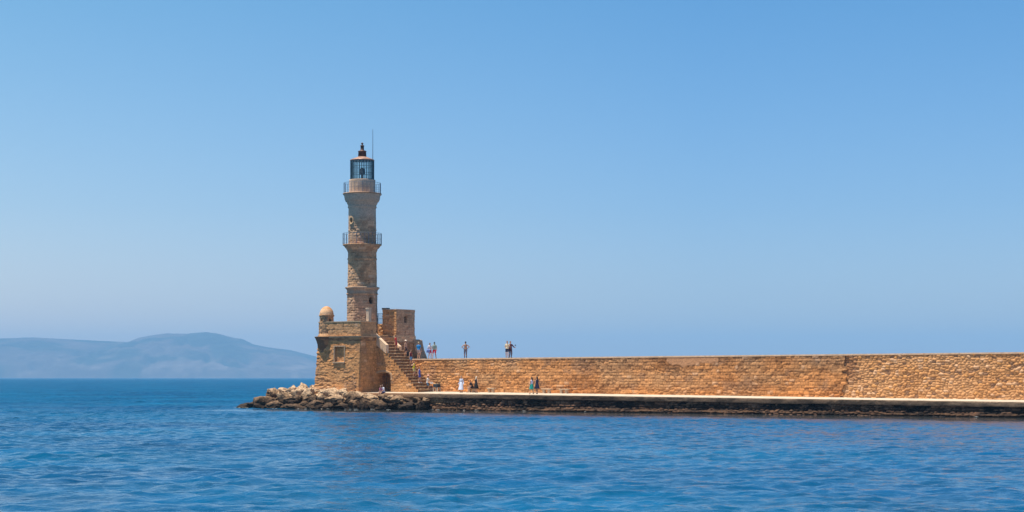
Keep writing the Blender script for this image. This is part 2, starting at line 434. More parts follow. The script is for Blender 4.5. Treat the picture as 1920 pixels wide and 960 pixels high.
def fplane(a, b, z):
    """arrays a,b,z in the mole's frame -> world positions"""
    return np.stack([O[0] + U[0] * a + V[0] * b, O[1] + U[1] * a + V[1] * b, z + 0 * a], -1)
NV = np.array([-V[0], -V[1], 0.0]); NU = np.array([U[0], U[1], 0.0])

# mole levels, all measured from the photo
a_w0, a_w1 = A(760, 0), A(1920, 0)
a_seam = A(1590, 0)
a_end = a_w1 + 26.0
def lin(a, p0, v0, p1, v1): return v0 + (v1 - v0) * (a - p0) / (p1 - p0)
def z_top(a): return lin(a, A(780, 0), Z(780, 0, 673.2), A(1920, 0), Z(1920, 0, 660.8))
def z_foot(a): return lin(a, A(830, 0), Z(830, 0, 734.0), A(1870, 0), Z(1870, 0, 749.3))
QB = -6.0
def z_edge(a): return lin(a, A(800, QB), Z(800, QB, 738.0), A(1870, QB), Z(1870, QB, 753.4))

# ------------------------------------------------------------------ promenade and mole top
def make_promenade():
    a0 = A(662, QB)
    aa = np.linspace(a0, a_end, 160); bb = np.array([QB + 0.0, QB + 0.06, -5, -4, -3, -2, -1, 0, 1.0])
    Ag, Bg = np.meshgrid(aa, bb)
    t = np.clip((Bg - QB) / (-QB), 0, 1)
    Zg = z_edge(Ag) * (1 - t) + z_foot(Ag) * t + (fbm(Ag / 1.3, Bg / 1.1, 2, 3) - 0.5) * 0.03
    P = fplane(Ag, Bg, Zg)
    o = grid_obj("promenade", P, CONCRETE, None, None, False)
    tag(o, "sunlit pale paved walkway along the foot of the wall", kind="structure")
make_promenade()

def make_quay():
    root = empty("quay_wall", W(A(1200, QB), QB, 0), 0)
    tag(root, "dark weed-stained quay wall with grey concrete lip dropping from the walkway into the water", "quay wall")
    a0 = A(724, QB)
    s = np.arange(a0, a_end, 0.075); t = np.linspace(0, 1, 34)
    S, Tt = np.meshgrid(s, t)
    top = z_edge(S) - 0.30; bot = -0.6
    Zg = bot + (top - bot) * Tt
    r1, i1, j1 = rubble(S, Zg, 0.46, 0.24, 61, 0.20)
    r2, i2, j2, p2 = ashlar(S, Zg, 0.27, 0.7, 62, 0.05, 0.10, 0.06)
    w = sstep(fbm(S / 9.0, Zg * 0 + 3.3, 63, 2), 0.45, 0.55)
    rel = r1 * (1 - w) + r2 * w
    rel += sstep(0.42 - Zg, 0.0, 0.25) * 0.22 * (0.35 + fbm(S / 1.9, Zg * 0, 64, 3))   # worn ledge at the waterline
    rel -= sstep(top - Zg, 0.0, 0.08) * 0.10
    idv = i1 * (1 - w) + i2 * w; jt = j1 * (1 - w) + j2 * w
    c = mixc((0.13, 0.080, 0.055), (0.022, 0.016, 0.014), sstep(fbm(S / 2.0, Zg / 0.8, 65, 4), 0.38, 0.62))
    c = c * (0.35 + 1.5 * idv ** 1.5)[..., None]
    c = mixc(c, (0.26, 0.18, 0.13), sstep(fbm(S / 0.6, Zg / 0.2, 66, 4), 0.58, 0.74) * 0.8)
    c = mixc(c, (0.17, 0.11, 0.07), sstep(0.40 - Zg, 0.02, 0.10) * sstep(fbm(S / 1.4, Zg / 0.1, 67, 3), 0.45, 0.7) * sstep(Zg, 0.03, 0.12))
    c = c * (1 - 0.45 * sstep(0.62 - Zg, 0, 0.25))[..., None]
    brown = sstep(-(S - A(830, QB)), -1.5, 1.5)[...] * sstep(Zg, 0.5, 0.75)
    c = mixc(c, mixc((0.20, 0.13, 0.08), (0.40, 0.29, 0.18), idv), brown * 0.9)
    c = mixc(c, (0.01, 0.008, 0.007), jt * 0.45)
    base = fplane(S, S * 0 + QB + 0.06 - (top - Zg) * 0.13, Zg)
    sheet("rough_face", S, Zg, base, NV, rel, c, root)
    # the concrete lip
    s = np.arange(A(664, QB), a_end, 0.12); t = np.linspace(0, 1, 7)
    S, Tt = np.meshgrid(s, t)
    lo = z_edge(S) - 0.36 - 0.10 * fbm(S / 1.2, S * 0, 68, 4); hi = z_edge(S) + 0.012
    Zg = lo + (hi - lo) * Tt
    rel = (fbm(S / 0.5, Zg / 0.3, 69, 3) - 0.5) * 0.05 + 0.0 * Zg - sstep(Tt, 0.9, 1.0) * 0.03
    rel -= (np.abs(((S / 3.1) % 1) - 0.5) > 0.49) * 0.04
    c = mixc((0.165, 0.13, 0.10), (0.075, 0.062, 0.050), sstep(fbm(S / 1.1, Zg / 0.5, 70, 4), 0.4, 0.62))
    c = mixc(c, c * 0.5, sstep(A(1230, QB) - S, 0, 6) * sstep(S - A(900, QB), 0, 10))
    c = mixc(c, (0.30, 0.24, 0.18), sstep(fbm(S / 4.0, Zg / 0.4, 73, 3), 0.60, 0.72) * 0.6)
    c = mixc(c, (0.30, 0.21, 0.14), sstep(-(S - A(800, QB)), -1.0, 2.0))
    c = mixc(c, (0.04, 0.034, 0.03), sstep(0.4 - Tt, 0.0, 0.3) * 0.6)
    # close the lip backwards into the walkway
    base = fplane(S, S * 0 + QB - 0.02, Zg)
    P = base + NV * rel[..., None]
    back = P[-1:] - NV * 0.5; back[..., 2] -= 0.004
    P = np.concatenate([P, back]); c = np.concatenate([c, c[-1:]])
    grid_obj("concrete_lip", P, STONE, root, c, True)
    mb = MB(); pts = []
    a0 = A(700, QB)
    for k in range(24):
        a = a0 + (a_end - a0) * k / 23; a2 = a0 + (a_end - a0) * (k + 1) / 23
        if k < 23: mb.hexa([W(a, QB + 0.35, -1), W(a2, QB + 0.35, -1), W(a2, 0.5, -1), W(a, 0.5, -1), W(a, QB + 0.35, z_edge(a) - 0.12), W(a2, QB + 0.35, z_edge(a2) - 0.12), W(a2, 0.5, z_foot(a2) - 0.14), W(a, 0.5, z_foot(a) - 0.14)])
    mb.build("core", mat("core_fill", (0.12, 0.09, 0.06), 0.95), root)
make_quay()

def make_walls():
    # ashlar stretch
    for part in (0, 1):
        root = empty("harbour_wall", W(A(1190, 0) if part == 0 else A(1750, 0), 0, 1.5), 0)
        aL, aR = (a_w0, a_seam) if part == 0 else (a_seam, a_end)
        s = np.arange(aL - (0.8 if part else 0), aR + 0.05, 0.065); t = np.linspace(0, 1, 66)
        S, Tt = np.meshgrid(s, t)
        lo = z_foot(S) - 0.1; hi = z_top(S)
        Zg = lo + (hi - lo) * Tt
        Zrel = Zg - z_foot(S)
        r2, i2, j2 = rubble(S, Zg, 0.50, 0.30, 91, 0.13)
        if part == 0:
            rel, sid, jt, pit = ashlar(S, Zg, 0.31, 0.46, 81, 0.026, 0.026, 0.020, 0.5)
            wr = sstep(fbm(S / 3.0, Zg / 1.0, 92, 3) + 0.10 * (1.2 - Zrel) * sstep(S, A(1150, 0), A(1350, 0)), 0.60, 0.68)  # patched with rough stones, mostly low down
            rel = rel * (1 - wr) + r2 * 0.6 * wr; sid = np.where(wr > 0.5, i2, sid); jt = jt * (1 - wr) + j2 * 0.6 * wr; pit = pit * (1 - wr)
            c = stone_cols(S, Zg, sid, jt, pit, SAND, TAN, 82, 0.965, 0.0, 0.60); c = mixc(c, c * np.array([0.72, 0.68, 0.66]), sstep(fbm(S / 4.5, Zg / 2.2, 87, 4), 0.52, 0.70) * 0.8); c = mixc(c, DARK, jt * 0.25)
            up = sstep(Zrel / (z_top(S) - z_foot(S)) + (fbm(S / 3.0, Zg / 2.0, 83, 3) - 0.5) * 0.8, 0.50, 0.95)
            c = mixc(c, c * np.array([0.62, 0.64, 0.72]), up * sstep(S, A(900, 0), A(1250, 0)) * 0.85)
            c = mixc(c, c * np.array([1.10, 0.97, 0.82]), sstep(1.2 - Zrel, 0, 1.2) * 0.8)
            # smooth repaired stretch near the top
            ds = (np.abs(S - (A(1248, 0) + A(1348, 0)) / 2) - (A(1348, 0) - A(1248, 0)) / 2)
            rp = sstep(-ds + (fbm(S / 0.5, Zg / 0.4, 84, 2) - 0.5) * 0.5, -0.02, 0.12) * sstep(Zg - (z_top(S) - 0.75 + 0.9 * (fbm(S / 1.0, S * 0, 85, 2) - 0.5)), 0, 0.06)
            rel = rel * (1 - rp * 0.8); c = mixc(c, (0.45, 0.28, 0.17), rp * 0.9)
            off = 0.0
        else:
            rel, sid, jt = rubble(S, Zg, 0.40, 0.22, 93, 0.085)
            c = mixc((0.56, 0.33, 0.155), (0.60, 0.38, 0.20), sstep(fbm(S / 2.0, Zg / 1.2, 94, 3), 0.35, 0.65))
            c = c * (0.84 + 0.32 * sid)[..., None]
            c = mixc(c, (0.62, 0.36, 0.13), (sid > 0.93) * 0.6); c = mixc(c, (0.68, 0.50, 0.34), ((sid > 0.86) & (sid < 0.93)) * 0.8)
            c = mixc(c, (0.20, 0.15, 0.13), (sid < 0.08) * 0.6)
            c = mixc(c, (0.24, 0.12, 0.05), jt * 0.35)
            off = 0.03
            off = np.where(S < aL + 0.05, 0.10, 0.03); dsm = np.abs(S - aL); rel = rel - 0.03 * np.exp(-dsm / 0.5) * sstep(fbm(S / 0.5, Zg / 0.45, 97, 3), 0.25, 0.6)
            c = mixc(c, (0.26, 0.15, 0.09), np.exp(-((dsm - 0.45 * fbm(Zg * 0, Zg / 0.4, 98, 2)) / 0.75) ** 2) * sstep(Zg - z_foot(S), 0.3, 2.2) * 0.75)  # shadow beside the seam painted as a darker strip in the stone
        batt = (z_top(S) - Zg) * 0.05
        Sb = S
        if part == 0: Sb = np.minimum(S, aR - 0.75 * _hash(np.floor((Zg - 0.02 * S) / 0.33), np.floor(Zg * 0), 99))
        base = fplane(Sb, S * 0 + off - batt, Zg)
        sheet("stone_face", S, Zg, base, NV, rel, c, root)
        off = 0.0 if part == 0 else 0.03
        # top walkway of the mole with its pale coping
        mb = MB(); n = 12
        for k in range(n):
            a = aL + (aR - aL) * k / n; a2 = aL + (aR - aL) * (k + 1) / n
            mb.hexa([W(a, off - 0.03, z_top(a) - 0.10), W(a2, off - 0.03, z_top(a2) - 0.10), W(a2, 3.6, z_top(a2) - 0.10), W(a, 3.6, z_top(a) - 0.10),
                     W(a, off - 0.03, z_top(a) + 0.035), W(a2, off - 0.03, z_top(a2) + 0.035), W(a2, 3.6, z_top(a2) + 0.035), W(a, 3.6, z_top(a) + 0.035)])
        mb.build("coping", PLASTER, root)
        mb = MB()
        for k in range(n):
            a = aL + (aR - aL) * k / n; a2 = aL + (aR - aL) * (k + 1) / n
            mb.hexa([W(a, off + 0.22, 0), W(a2, off + 0.22, 0), W(a2, 3.55, 0), W(a, 3.55, 0), W(a, off + 0.22, z_top(a) - 0.11), W(a2, off + 0.22, z_top(a2) - 0.11), W(a2, 3.55, z_top(a2) - 0.11), W(a, 3.55, z_top(a) - 0.11)])
        mb.build("core", mat("wall_fill", (0.30, 0.21, 0.13), 0.95), root)
        if part == 0: tag(root, "long harbour wall of coursed orange sandstone blocks running from the stairs to the rubble section", "wall")
        else: tag(root, "rougher rubble-stone section of the harbour wall at the right", "wall")
make_walls()

#@@LIGHTHOUSE
FB = -5.6                      # front face of the fort
aFL, aFR = A(597.5, FB), A(678, FB) - 0.14
LH = empty("lighthouse", W((aFL + aFR) / 2, FB + 4, 1.6), 0)
tag(LH, "tall round stone lighthouse with three tiers and glass lantern standing on a square fort", "lighthouse")
TB = -0.8
tY = depth(679, TB); tX = XY(679.2, tY)
def tz(py): return ZY(tY, py)
SC = tY / F
def zf(py): return Z(640, FB, py)
zCor = zf(632)                 # cornice line
zPar = zf(603)                 # parapet top
aB = 3.4                       # rear face b

def perimeter(offs):
    """closed outline of the fort, s -> (a,b,na,nb)"""
    pts = [(aFL, FB), (aFR, FB), (aFR, aB), (aFL, aB)]
    return pts
def fort_ring(name, z0, z1, outf, relf, step=0.06, dz=0.06, parent=LH, a0=None, a1=None, b0=None, b1=None, open_to=None, ra=1.0):
    a0 = aFL if a0 is None else a0; a1 = aFR if a1 is None else a1; b0 = FB if b0 is None else b0; b1 = aB if b1 is None else b1
    segs = [((a0, b0), (a1, b0), (0, -1)), ((a1, b0), (a1, b1), (1, 0)), ((a1, b1), (a0, b1), (0, 1)), ((a0, b1), (a0, b0), (-1, 0))]
    if open_to: segs = segs[:open_to]
    s = []; pa = []; pb = []; na = []; nb = []; acc = 0
    for i, (p, q, nn) in enumerate(segs):
        L = math.hypot(q[0] - p[0], q[1] - p[1]); n = max(2, int(L / step))
        prev = segs[i - 1][2]; nxt = segs[(i + 1) % len(segs)][2]
        for k in range(n):
            f = k / n
            s.append(acc + f * L); pa.append(p[0] + (q[0] - p[0]) * f); pb.append(p[1] + (q[1] - p[1]) * f)
            if k == 0 and not (open_to and i == 0): na.append(nn[0] + prev[0]); nb.append(nn[1] + prev[1])
            else: na.append(nn[0]); nb.append(nn[1])
        acc += L
    if open_to:
        q = segs[-1][1]; s.append(acc); pa.append(q[0]); pb.append(q[1]); na.append(segs[-1][2][0]); nb.append(segs[-1][2][1])
    s = np.array(s); pa = np.array(pa); pb = np.array(pb); na = np.array(na); nb = np.array(nb); na = np.where(na > 0, na * ra, na)
    nz = max(2, int((z1 - z0) / dz) + 1); zz = np.linspace(z0, z1, nz)
    S, Zg = np.meshgrid(s, zz)
    rel, c = relf(S, Zg, a1 - a0)
    off = outf(Zg) + rel
    Ag = pa[None, :] + na[None, :] * off; Bg = pb[None, :] + nb[None, :] * off
    return grid_obj(name, fplane(Ag, Bg, Zg), STONE, parent, c, True, wrap=not open_to)

def fort_body():
    nL, nR = A(627.5, FB) - aFL, A(648.5, FB) - aFL
    nz0, nz1 = zf(681), zf(648)
    def relf(S, Zg, Wd):
        r1, i1, j1, p1 = ashlar(S, Zg, 0.30, 0.62, 101, 0.022, 0.014, 0.014)
        r2, i2, j2 = rubble(S, Zg, 0.46, 0.20, 102, 0.020)
        front = (S < Wd)
        w = np.where(front, sstep(fbm(S / 1.4, Zg / 1.0, 103, 3), 0.50, 0.62), 0.0)
        rel = r1 * (1 - w) + r2 * w
        # eroded hollows
        er = sstep(fbm(S / 0.6, Zg / 0.22, 104, 5), 0.53, 0.72) * front; r1 = r1 + (fbm(S / 0.2, Zg / 0.12, 108, 3) - 0.5) * 0.045 * front
        rel = rel - er * 0.03
        rel = np.where(front, rel, rel * 0.6)
        sid = i1 * (1 - w) + i2 * w; jt = j1 * (1 - w) + j2 * w
        c = stone_cols(S, Zg, sid, jt, p1, (0.56, 0.32, 0.145), (0.52, 0.33, 0.17), 105, 0.95, 0.0, 0.36)
        c = mixc(c, (0.26, 0.14, 0.065), er * 0.35); jt = jt * 0.6
        cnr = (np.abs(S - Wd) < 0.35); rel = np.where(cnr, r1 * 0.5, rel)
        # blind window
        inx = (S > nL + 0.12) & (S < nR - 0.12) & (Zg > nz0 + 0.14) & (Zg < nz1 - 0.12)
        rel = np.where(inx, rel * 0.5 - 0.20, rel)
        return rel, c
    z0 = 0.3
    fort_ring("fort_base", z0, zCor, lambda z: 0.04 + (zCor - z) * 0.055, relf, ra=0.15)
    fr = MB()
    def fb(l, r, z_0, z_1, d=0.12):
        z_m = (z_0 + z_1) / 2; o = 0.04 + (zCor - z_m) * 0.055
        fr.fbox(aFL + l, aFL + r, FB - o - d, FB - o + 0.35, z_0, z_1)
    fb(nL, nL + 0.12, nz0 + 0.13, nz1 - 0.12, 0.04); fb(nR - 0.12, nR, nz0 + 0.13, nz1 - 0.12, 0.04)
    fb(nL - 0.02, nR + 0.02, nz1 - 0.12, nz1 + 0.01, 0.07); fb(nL - 0.05, nR + 0.05, nz0, nz0 + 0.13, 0.13)
    fr.build("blind_window", mat("window_surround", (0.46, 0.32, 0.20), 0.85, 0.2, 6, 0.3), LH)
    # cornice: flares out under the terrace
    def out(z):
        t = (z - (zCor - 0.42)) / 0.52
        return 0.07 + 0.12 * sstep(t, 0.0, 0.85) + 0.04 * (t > 0.86)
    def rc(S, Zg, Wd):
        rel = (fbm(S / 0.4, Zg / 0.12, 111, 3) - 0.5) * 0.06
        c = mixc((0.42, 0.28, 0.16), (0.20, 0.13, 0.08), sstep(fbm(S / 0.8, Zg / 0.2, 112, 4), 0.4, 0.65))
        c = mixc(c, (0.50, 0.37, 0.25), sstep(Zg - zCor, -0.02, 0.06))
        return rel, c
    o = fort_ring("cornice", zCor - 0.42, zCor + 0.10, out, rc, 0.12, 0.035, b1=-3.4)
    mb = MB(); mb.fbox(aFL - 0.2, aFR + 0.2, FB - 0.2, -3.05, zCor - 0.02, zCor + 0.10); mb.build("terrace_edge", mat("terrace_stone", (0.56, 0.39, 0.24), 0.9, 0.2, 5, 0.3), LH)
    # parapet
    def rp(S, Zg, Wd):
        r, i, j, p = ashlar(S, Zg, 0.36, 0.75, 121, 0.02, 0.012, 0.012)
        c = stone_cols(S, Zg, i, j, p, (0.54, 0.35, 0.19), (0.50, 0.34, 0.20), 122, 0.95, 0.0, 0.25)
        hole = (S > A(609, FB) - aFL) & (S < A(615, FB) - aFL) & (Zg < zf(617.5)) & (Zg > zf(628))
        r = np.where(hole, -0.30, r)
        return r, c
    fort_ring("parapet", zCor + 0.10, zPar - 0.05, lambda z: 0 * z, rp, 0.06, 0.06, b1=-3.0)
    mb = MB(); w = 0.36
    z0, z1 = zCor + 0.10, zPar - 0.06
    for (a0, a1, b0, b1) in ((aFL + 0.32, aFR - 0.05, FB + 0.33, FB + 0.45), (aFR - 0.45, aFR - 0.33, FB + 0.45, -3.0), (aFL + 0.33, aFL + 0.45, FB + 0.45, -3.1)):
        mb.fbox(a0, a1, b0, b1, z0, z1)
    mb.fbox(aFL - 0.03, aFR + 0.04, FB - 0.04, FB + 0.46, zPar - 0.06, zPar + 0.03)
    mb.fbox(aFR - 0.46, aFR + 0.04, FB + 0.46, -3.0, zPar - 0.06, zPar + 0.03)
    mb.fbox(aFL - 0.03, aFL + 0.46, FB + 0.46, -3.0, zPar - 0.06, zPar + 0.03)
    mb.build("parapet_cap", mat("parapet_stone", (0.54, 0.38, 0.23), 0.9, 0.2, 5, 0.3), LH)
    # terrace floor
    mb = MB(); mb.fbox(aFL + 0.4, aFR - 0.1, FB + 0.4, aB - 0.1, 1.0, zCor + 0.05); mb.build("terrace_floor", mat("terrace_stone", (0, 0, 0)), LH)
    # gate pier on the parapet
    p = MB(); a0 = A(688.6, -4.3); a1 = A(693.9, -4.3); 
    p.fbox(aFR - 0.33, aFR + 0.04, -4.32, -3.9, zPar + 0.03, Z(691, -4.2, 579.5)); p.fbox(aFR - 0.38, aFR + 0.09, -4.37, -3.85, Z(691, -4.2, 579.5), Z(691, -4.2, 577))
    p.build("pier", mat("pier_stone", (0.56, 0.42, 0.30), 0.85, 0.15, 6, 0.2), LH)
fort_body()

def lathe_grid(name, cx, cyy, prof, relf, n=160, parent=LH, m=STONE, rfun=None, dz=0.06, smooth=True):
    """prof: list of (z, r); relf(S, Z, ang) -> rel, col"""
    zs = []
    for (z0, r0), (z1, r1) in zip(prof[:-1], prof[1:]):
        k = max(1, int(abs(z1 - z0) / dz)); zs += [(z0 + (z1 - z0) * i / k, r0 + (r1 - r0) * i / k) for i in range(k)]
    zs.append(prof[-1]); zz = np.array([q[0] for q in zs]); rr = np.array([q[1] for q in zs])
    th = np.linspace(0, 2 * math.pi, n, endpoint=False)
    TH_, Zg = np.meshgrid(th, zz); Rg = np.repeat(rr[:, None], n, 1)
    if rfun is not None: Rg = Rg * rfun(TH_)
    rm = rr.mean()
    rel, c = relf(TH_ * rm, Zg, TH_)
    R2 = Rg + rel
    P = np.stack([cx + R2 * np.cos(TH_), cyy + R2 * np.sin(TH_), Zg], -1)
    return grid_obj(name, P, m, parent, c, smooth, wrap=True)

def hole_at(TH_, Zg, px, py, rpx, rzpx, R):
    """round opening seen at photo pixel px,py on a drum of radius R"""
    dx = XY(px, tY - R) - tX; ang = -math.acos(max(-1, min(1, dx / R)))
    d = np.abs((TH_ - ang + math.pi) % (2 * math.pi) - math.pi) * R
    return np.hypot(d / (rpx * SC), (Zg - tz(py)) / (rzpx * SC))

TGREY = (0.44, 0.34, 0.25); TPINK = (0.56, 0.395, 0.28); TDARK = (0.30, 0.225, 0.155)
def tower():
    P = lambda r: r * SC
    RAILM = mat("blue_grey_rail", (0.10, 0.14, 0.21), 0.5, 0.2, 5, 0, 0.2)
    def colr(S, Zg, sid, jt, pit, seed, hi=TPINK, lo=TGREY, dk=TDARK):
        c = mixc(lo, hi, sstep(fbm(S / 1.2, Zg / 0.9, seed, 4), 0.35, 0.65))
        c = c * (0.80 + 0.4 * sid)[..., None]
        c = mixc(c, dk, sstep(fbm(S / 0.7, Zg / 0.5, seed + 3, 4), 0.55, 0.72) * 0.6)
        c = mixc(c, (0.52, 0.42, 0.32), (sid > 0.95) * 0.7)
        c = mixc(c, DARK, jt * 0.25 + pit * 0.3)
        return c
    # lower tier, eight sided
    rot = math.radians(-90 - 5.5)
    def oct_(t):
        a = (t - rot + math.pi / 8) % (math.pi / 4) - math.pi / 8
        return 1 / np.cos(a) * 1.0
    def r1(S, Zg, T_):
        r, i, j, p = ashlar(S, Zg, 0.30, 0.55, 131, 0.025, 0.018, 0.018)
        c = colr(S, Zg, i, j, p, 132)
        c = mixc(c, (0.36, 0.32, 0.27), sstep(Zg - tz(550.5), 0, 0.1) * 0.6)
        h = hole_at(T_, Zg, 695, 564, 4.3, 6.2, P(27))
        r = np.where(h < 1, -0.45, np.where(h < 1.35, 0.03, r)); c = np.where((h < 1)[..., None], (0.03, 0.02, 0.02), c)
        return r, c
    lathe_grid("lower_tier", tX, tY, [(zCor, P(27.5)), (tz(553), P(27.0)), (tz(552.5), P(28.2)), (tz(550.5), P(28.2)), (tz(550), P(27.3)), (tz(545), P(27.3)), (tz(542.5), P(28.8)), (tz(541), P(30.6)), (tz(538.6), P(30.8)), (tz(538.5), P(24))], r1, 200, rfun=oct_, m=TSTONE)
    def r2(S, Zg, T_):
        r, i, j, p = ashlar(S, Zg, 0.30, 0.6, 141, 0.025, 0.022, 0.022)
        big = sstep(fbm(S / 0.8, Zg / 0.8, 143, 3), 0.6, 0.75)
        r = r - big * 0.02
        c = colr(S, Zg, i, j, p, 142, (0.56, 0.38, 0.235), (0.44, 0.32, 0.21), (0.26, 0.175, 0.11))
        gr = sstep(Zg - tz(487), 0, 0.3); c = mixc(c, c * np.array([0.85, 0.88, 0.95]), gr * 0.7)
        return r, c
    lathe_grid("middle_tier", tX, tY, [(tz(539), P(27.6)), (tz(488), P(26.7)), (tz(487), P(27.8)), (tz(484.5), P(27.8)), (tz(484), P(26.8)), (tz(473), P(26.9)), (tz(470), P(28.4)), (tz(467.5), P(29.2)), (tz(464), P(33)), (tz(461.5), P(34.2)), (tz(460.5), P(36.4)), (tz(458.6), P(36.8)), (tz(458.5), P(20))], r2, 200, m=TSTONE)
    def r3(S, Zg, T_):
        r, i, j, p = ashlar(S, Zg, 0.26, 0.5, 151, 0.025, 0.03, 0.03)
        rg = sstep(tz(420) - Zg, 0, 0.8) * sstep(fbm(S / 1.5, Zg / 1.2, 153, 2), 0.3, 0.5)
        sm = sstep(Zg - tz(410), -0.5, 0.5)
        r = r * (0.35 + 1.1 * rg) * (1 - 0.6 * sm)
        c = colr(S, Zg, i, j, p, 152, (0.56, 0.40, 0.28), (0.44, 0.345, 0.25), (0.28, 0.21, 0.16))
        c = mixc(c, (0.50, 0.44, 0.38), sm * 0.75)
        h = hole_at(T_, Zg, 658.5, 415, 3.6, 4.8, P(25.5))
        r = np.where(h < 1, -0.4, np.where(h < 1.75, 0.07, r)); c = np.where((h < 1)[..., None], (0.05, 0.03, 0.025), np.where((h < 1.75)[..., None], (0.46, 0.36, 0.24), c))
        return r, c
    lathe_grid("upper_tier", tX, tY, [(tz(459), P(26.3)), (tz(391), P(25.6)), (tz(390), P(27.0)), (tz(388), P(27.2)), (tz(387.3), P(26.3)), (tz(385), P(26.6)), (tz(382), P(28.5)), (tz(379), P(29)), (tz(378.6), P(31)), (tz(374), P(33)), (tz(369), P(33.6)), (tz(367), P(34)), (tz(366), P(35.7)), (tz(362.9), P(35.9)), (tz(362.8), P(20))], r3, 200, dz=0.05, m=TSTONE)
    def r4(S, Zg, T_):
        r = (fbm(S / 0.3, Zg / 0.3, 161, 3) - 0.5) * 0.03
        c = mixc((0.56, 0.47, 0.39), (0.44, 0.36, 0.29), sstep(fbm(S / 1.0, Zg / 0.7, 162, 4), 0.4, 0.65))
        return r, c
    lathe_grid("lantern_drum", tX, tY, [(tz(363), P(24.6)), (tz(337.5), P(24.4)), (tz(337), P(20))], r4, 120, m=TSTONE)
    # stained lip of the top gallery
    mb = MB(); mb.lathe((tX, tY, 0), [(P(35.6), tz(365)), (P(36.4), tz(364.4)), (P(36.4), tz(363.4)), (P(30), tz(363))], 64)
    mb.build("gallery_edge", mat("stained_edge", (0.20, 0.11, 0.055), 0.9, 0.6, 3.0, 0.3), LH, True)
    # railings
    def railing(r, y0, y1, npost, name="railing"):
        ob = None
        for zz, rr in ((tz(y1), 0.016), (tz((y0 + y1) / 2), 0.009), (tz(y0) + 0.12, 0.009)):
            n = 64; m = 6; v = []
            for k in range(n):
                t0 = 2 * math.pi * k / n
                for q in range(m):
                    u = 2 * math.pi * q / m; rq = r + rr * math.cos(u)
                    v.append((tX + rq * math.cos(t0), tY + rq * math.sin(t0), zz + rr * math.sin(u)))
            f = [(k * m + q, ((k + 1) % n) * m + q, ((k + 1) % n) * m + (q + 1) % m, k * m + (q + 1) % m) for k in range(n) for q in range(m)]
            o = mesh_obj(name if ob is None else "rail", v, f, RAILM, LH if ob is None else ob, True)
            if ob is None: ob = o
        for k in range(npost):
            t0 = 2 * math.pi * (k + 0.5) / npost; x = tX + r * math.cos(t0); y = tY + r * math.sin(t0)
            q = MB(); q.tube((x, y, tz(y0)), (x, y, tz(y1) + 0.01), 0.016 if k % 3 else 0.025, n=6); q.build("post", RAILM, ob)
    railing(P(34.4), 362.9, 343.5, 28); railing(P(36.0), 458.6, 438, 30)
    # lantern room
    GLS = bpy.data.materials.new("lantern_glass"); GLS.use_nodes = True
    n = GLS.node_tree.nodes; l = GLS.node_tree.links; n.remove(n["Principled BSDF"])
    tr = n.new("ShaderNodeBsdfTransparent"); tr.inputs[0].default_value = (0.93, 0.99, 0.98, 1)
    gl = n.new("ShaderNodeBsdfGlossy"); gl.inputs["Roughness"].default_value = 0.08; gl.inputs[0].default_value = (0.8, 0.95, 1, 1)
    fx = n.new("ShaderNodeMixShader"); fx.inputs[0].default_value = 0.07
    l.new(tr.outputs[0], fx.inputs[1]); l.new(gl.outputs[0], fx.inputs[2]); l.new(fx.outputs[0], n["Material Output"].inputs[0])
    TEAL = mat("lantern_iron", (0.035, 0.075, 0.095), 0.45, 0.2, 8, 0, 0.2)
    zl0, zl1 = tz(337.2), tz(300.5); R = P(21.6)
    NP = 20
    th = [2 * math.pi * (k + 0.5) / NP for k in range(NP)]
    v = [(tX + R * math.cos(t), tY + R * math.sin(t), z) for z in (zl0, zl1) for t in th]
    lr = mesh_obj("lantern_room", v, [(k, (k + 1) % NP, NP + (k + 1) % NP, NP + k) for k in range(NP)], GLS, LH)
    mb = MB()
    for t in th: mb.tube((tX + R * math.cos(t), tY + R * math.sin(t), zl0), (tX + R * math.cos(t), tY + R * math.sin(t), zl1), 0.055, n=6)
    for z in (zl0 + 0.05, zl0 + (zl1 - zl0) * 0.33, zl0 + (zl1 - zl0) * 0.67, zl1 - 0.05):
        for k in range(NP):
            t0 = th[k]; t1 = th[(k + 1) % NP]
            mb.tube((tX + R * math.cos(t0), tY + R * math.sin(t0), z), (tX + R * math.cos(t1), tY + R * math.sin(t1), z), 0.022, n=6)
    mb.build("glazing_bars", TEAL, lr)
    mb = MB(); mb.lathe((tX, tY, 0), [(0.16, zl0), (0.14, zl0 + 0.5), (0.26, zl0 + 0.62), (0.26, zl0 + 1.15), (0.12, zl0 + 1.3)], 16)
    mb.build("lamp", mat("lamp_metal", (0.10, 0.06, 0.06), 0.4, 0.2, 5, 0, 0.5), lr)
    BRZ = mat("rusted_cap", (0.10, 0.055, 0.045), 0.6, 0.5, 4, 0.1, 0.3)
    ROOF = mat("roof_copper", (0.33, 0.20, 0.15), 0.55, 0.35, 3, 0.1, 0.2)
    mb = MB(); mb.lathe((tX, tY, 0), [(P(21.8), tz(302)), (P(22.8), tz(301.6)), (P(22.8), tz(300)), (P(20), tz(298.5)), (P(13), tz(296)), (P(8.2), tz(294)), (P(7), tz(293.5))], 40)
    rf = mb.build("lantern_roof", ROOF, LH, True)
    mb = MB(); mb.lathe((tX, tY, 0), [(P(7.2), tz(295)), (P(7.8), tz(294)), (P(7.4), tz(284.8)), (P(8.2), tz(284.4)), (P(8.0), tz(283.6)), (P(4.2), tz(281.8)), (P(3.2), tz(281)), (P(3.3), tz(274.2)), (P(4.0), tz(273.8)), (P(3.4), tz(272.6)), (P(1.2), tz(271.8)), (P(1.2), tz(271))], 24)
    mb.build("vent", BRZ, rf, True)
    mb = MB(); mb.lathe((tX, tY, 0), [(P(0.6), tz(271.2)), (P(1.9), tz(270.4)), (P(2.3), tz(269.2)), (P(1.9), tz(268)), (P(0.5), tz(267.3))], 16)
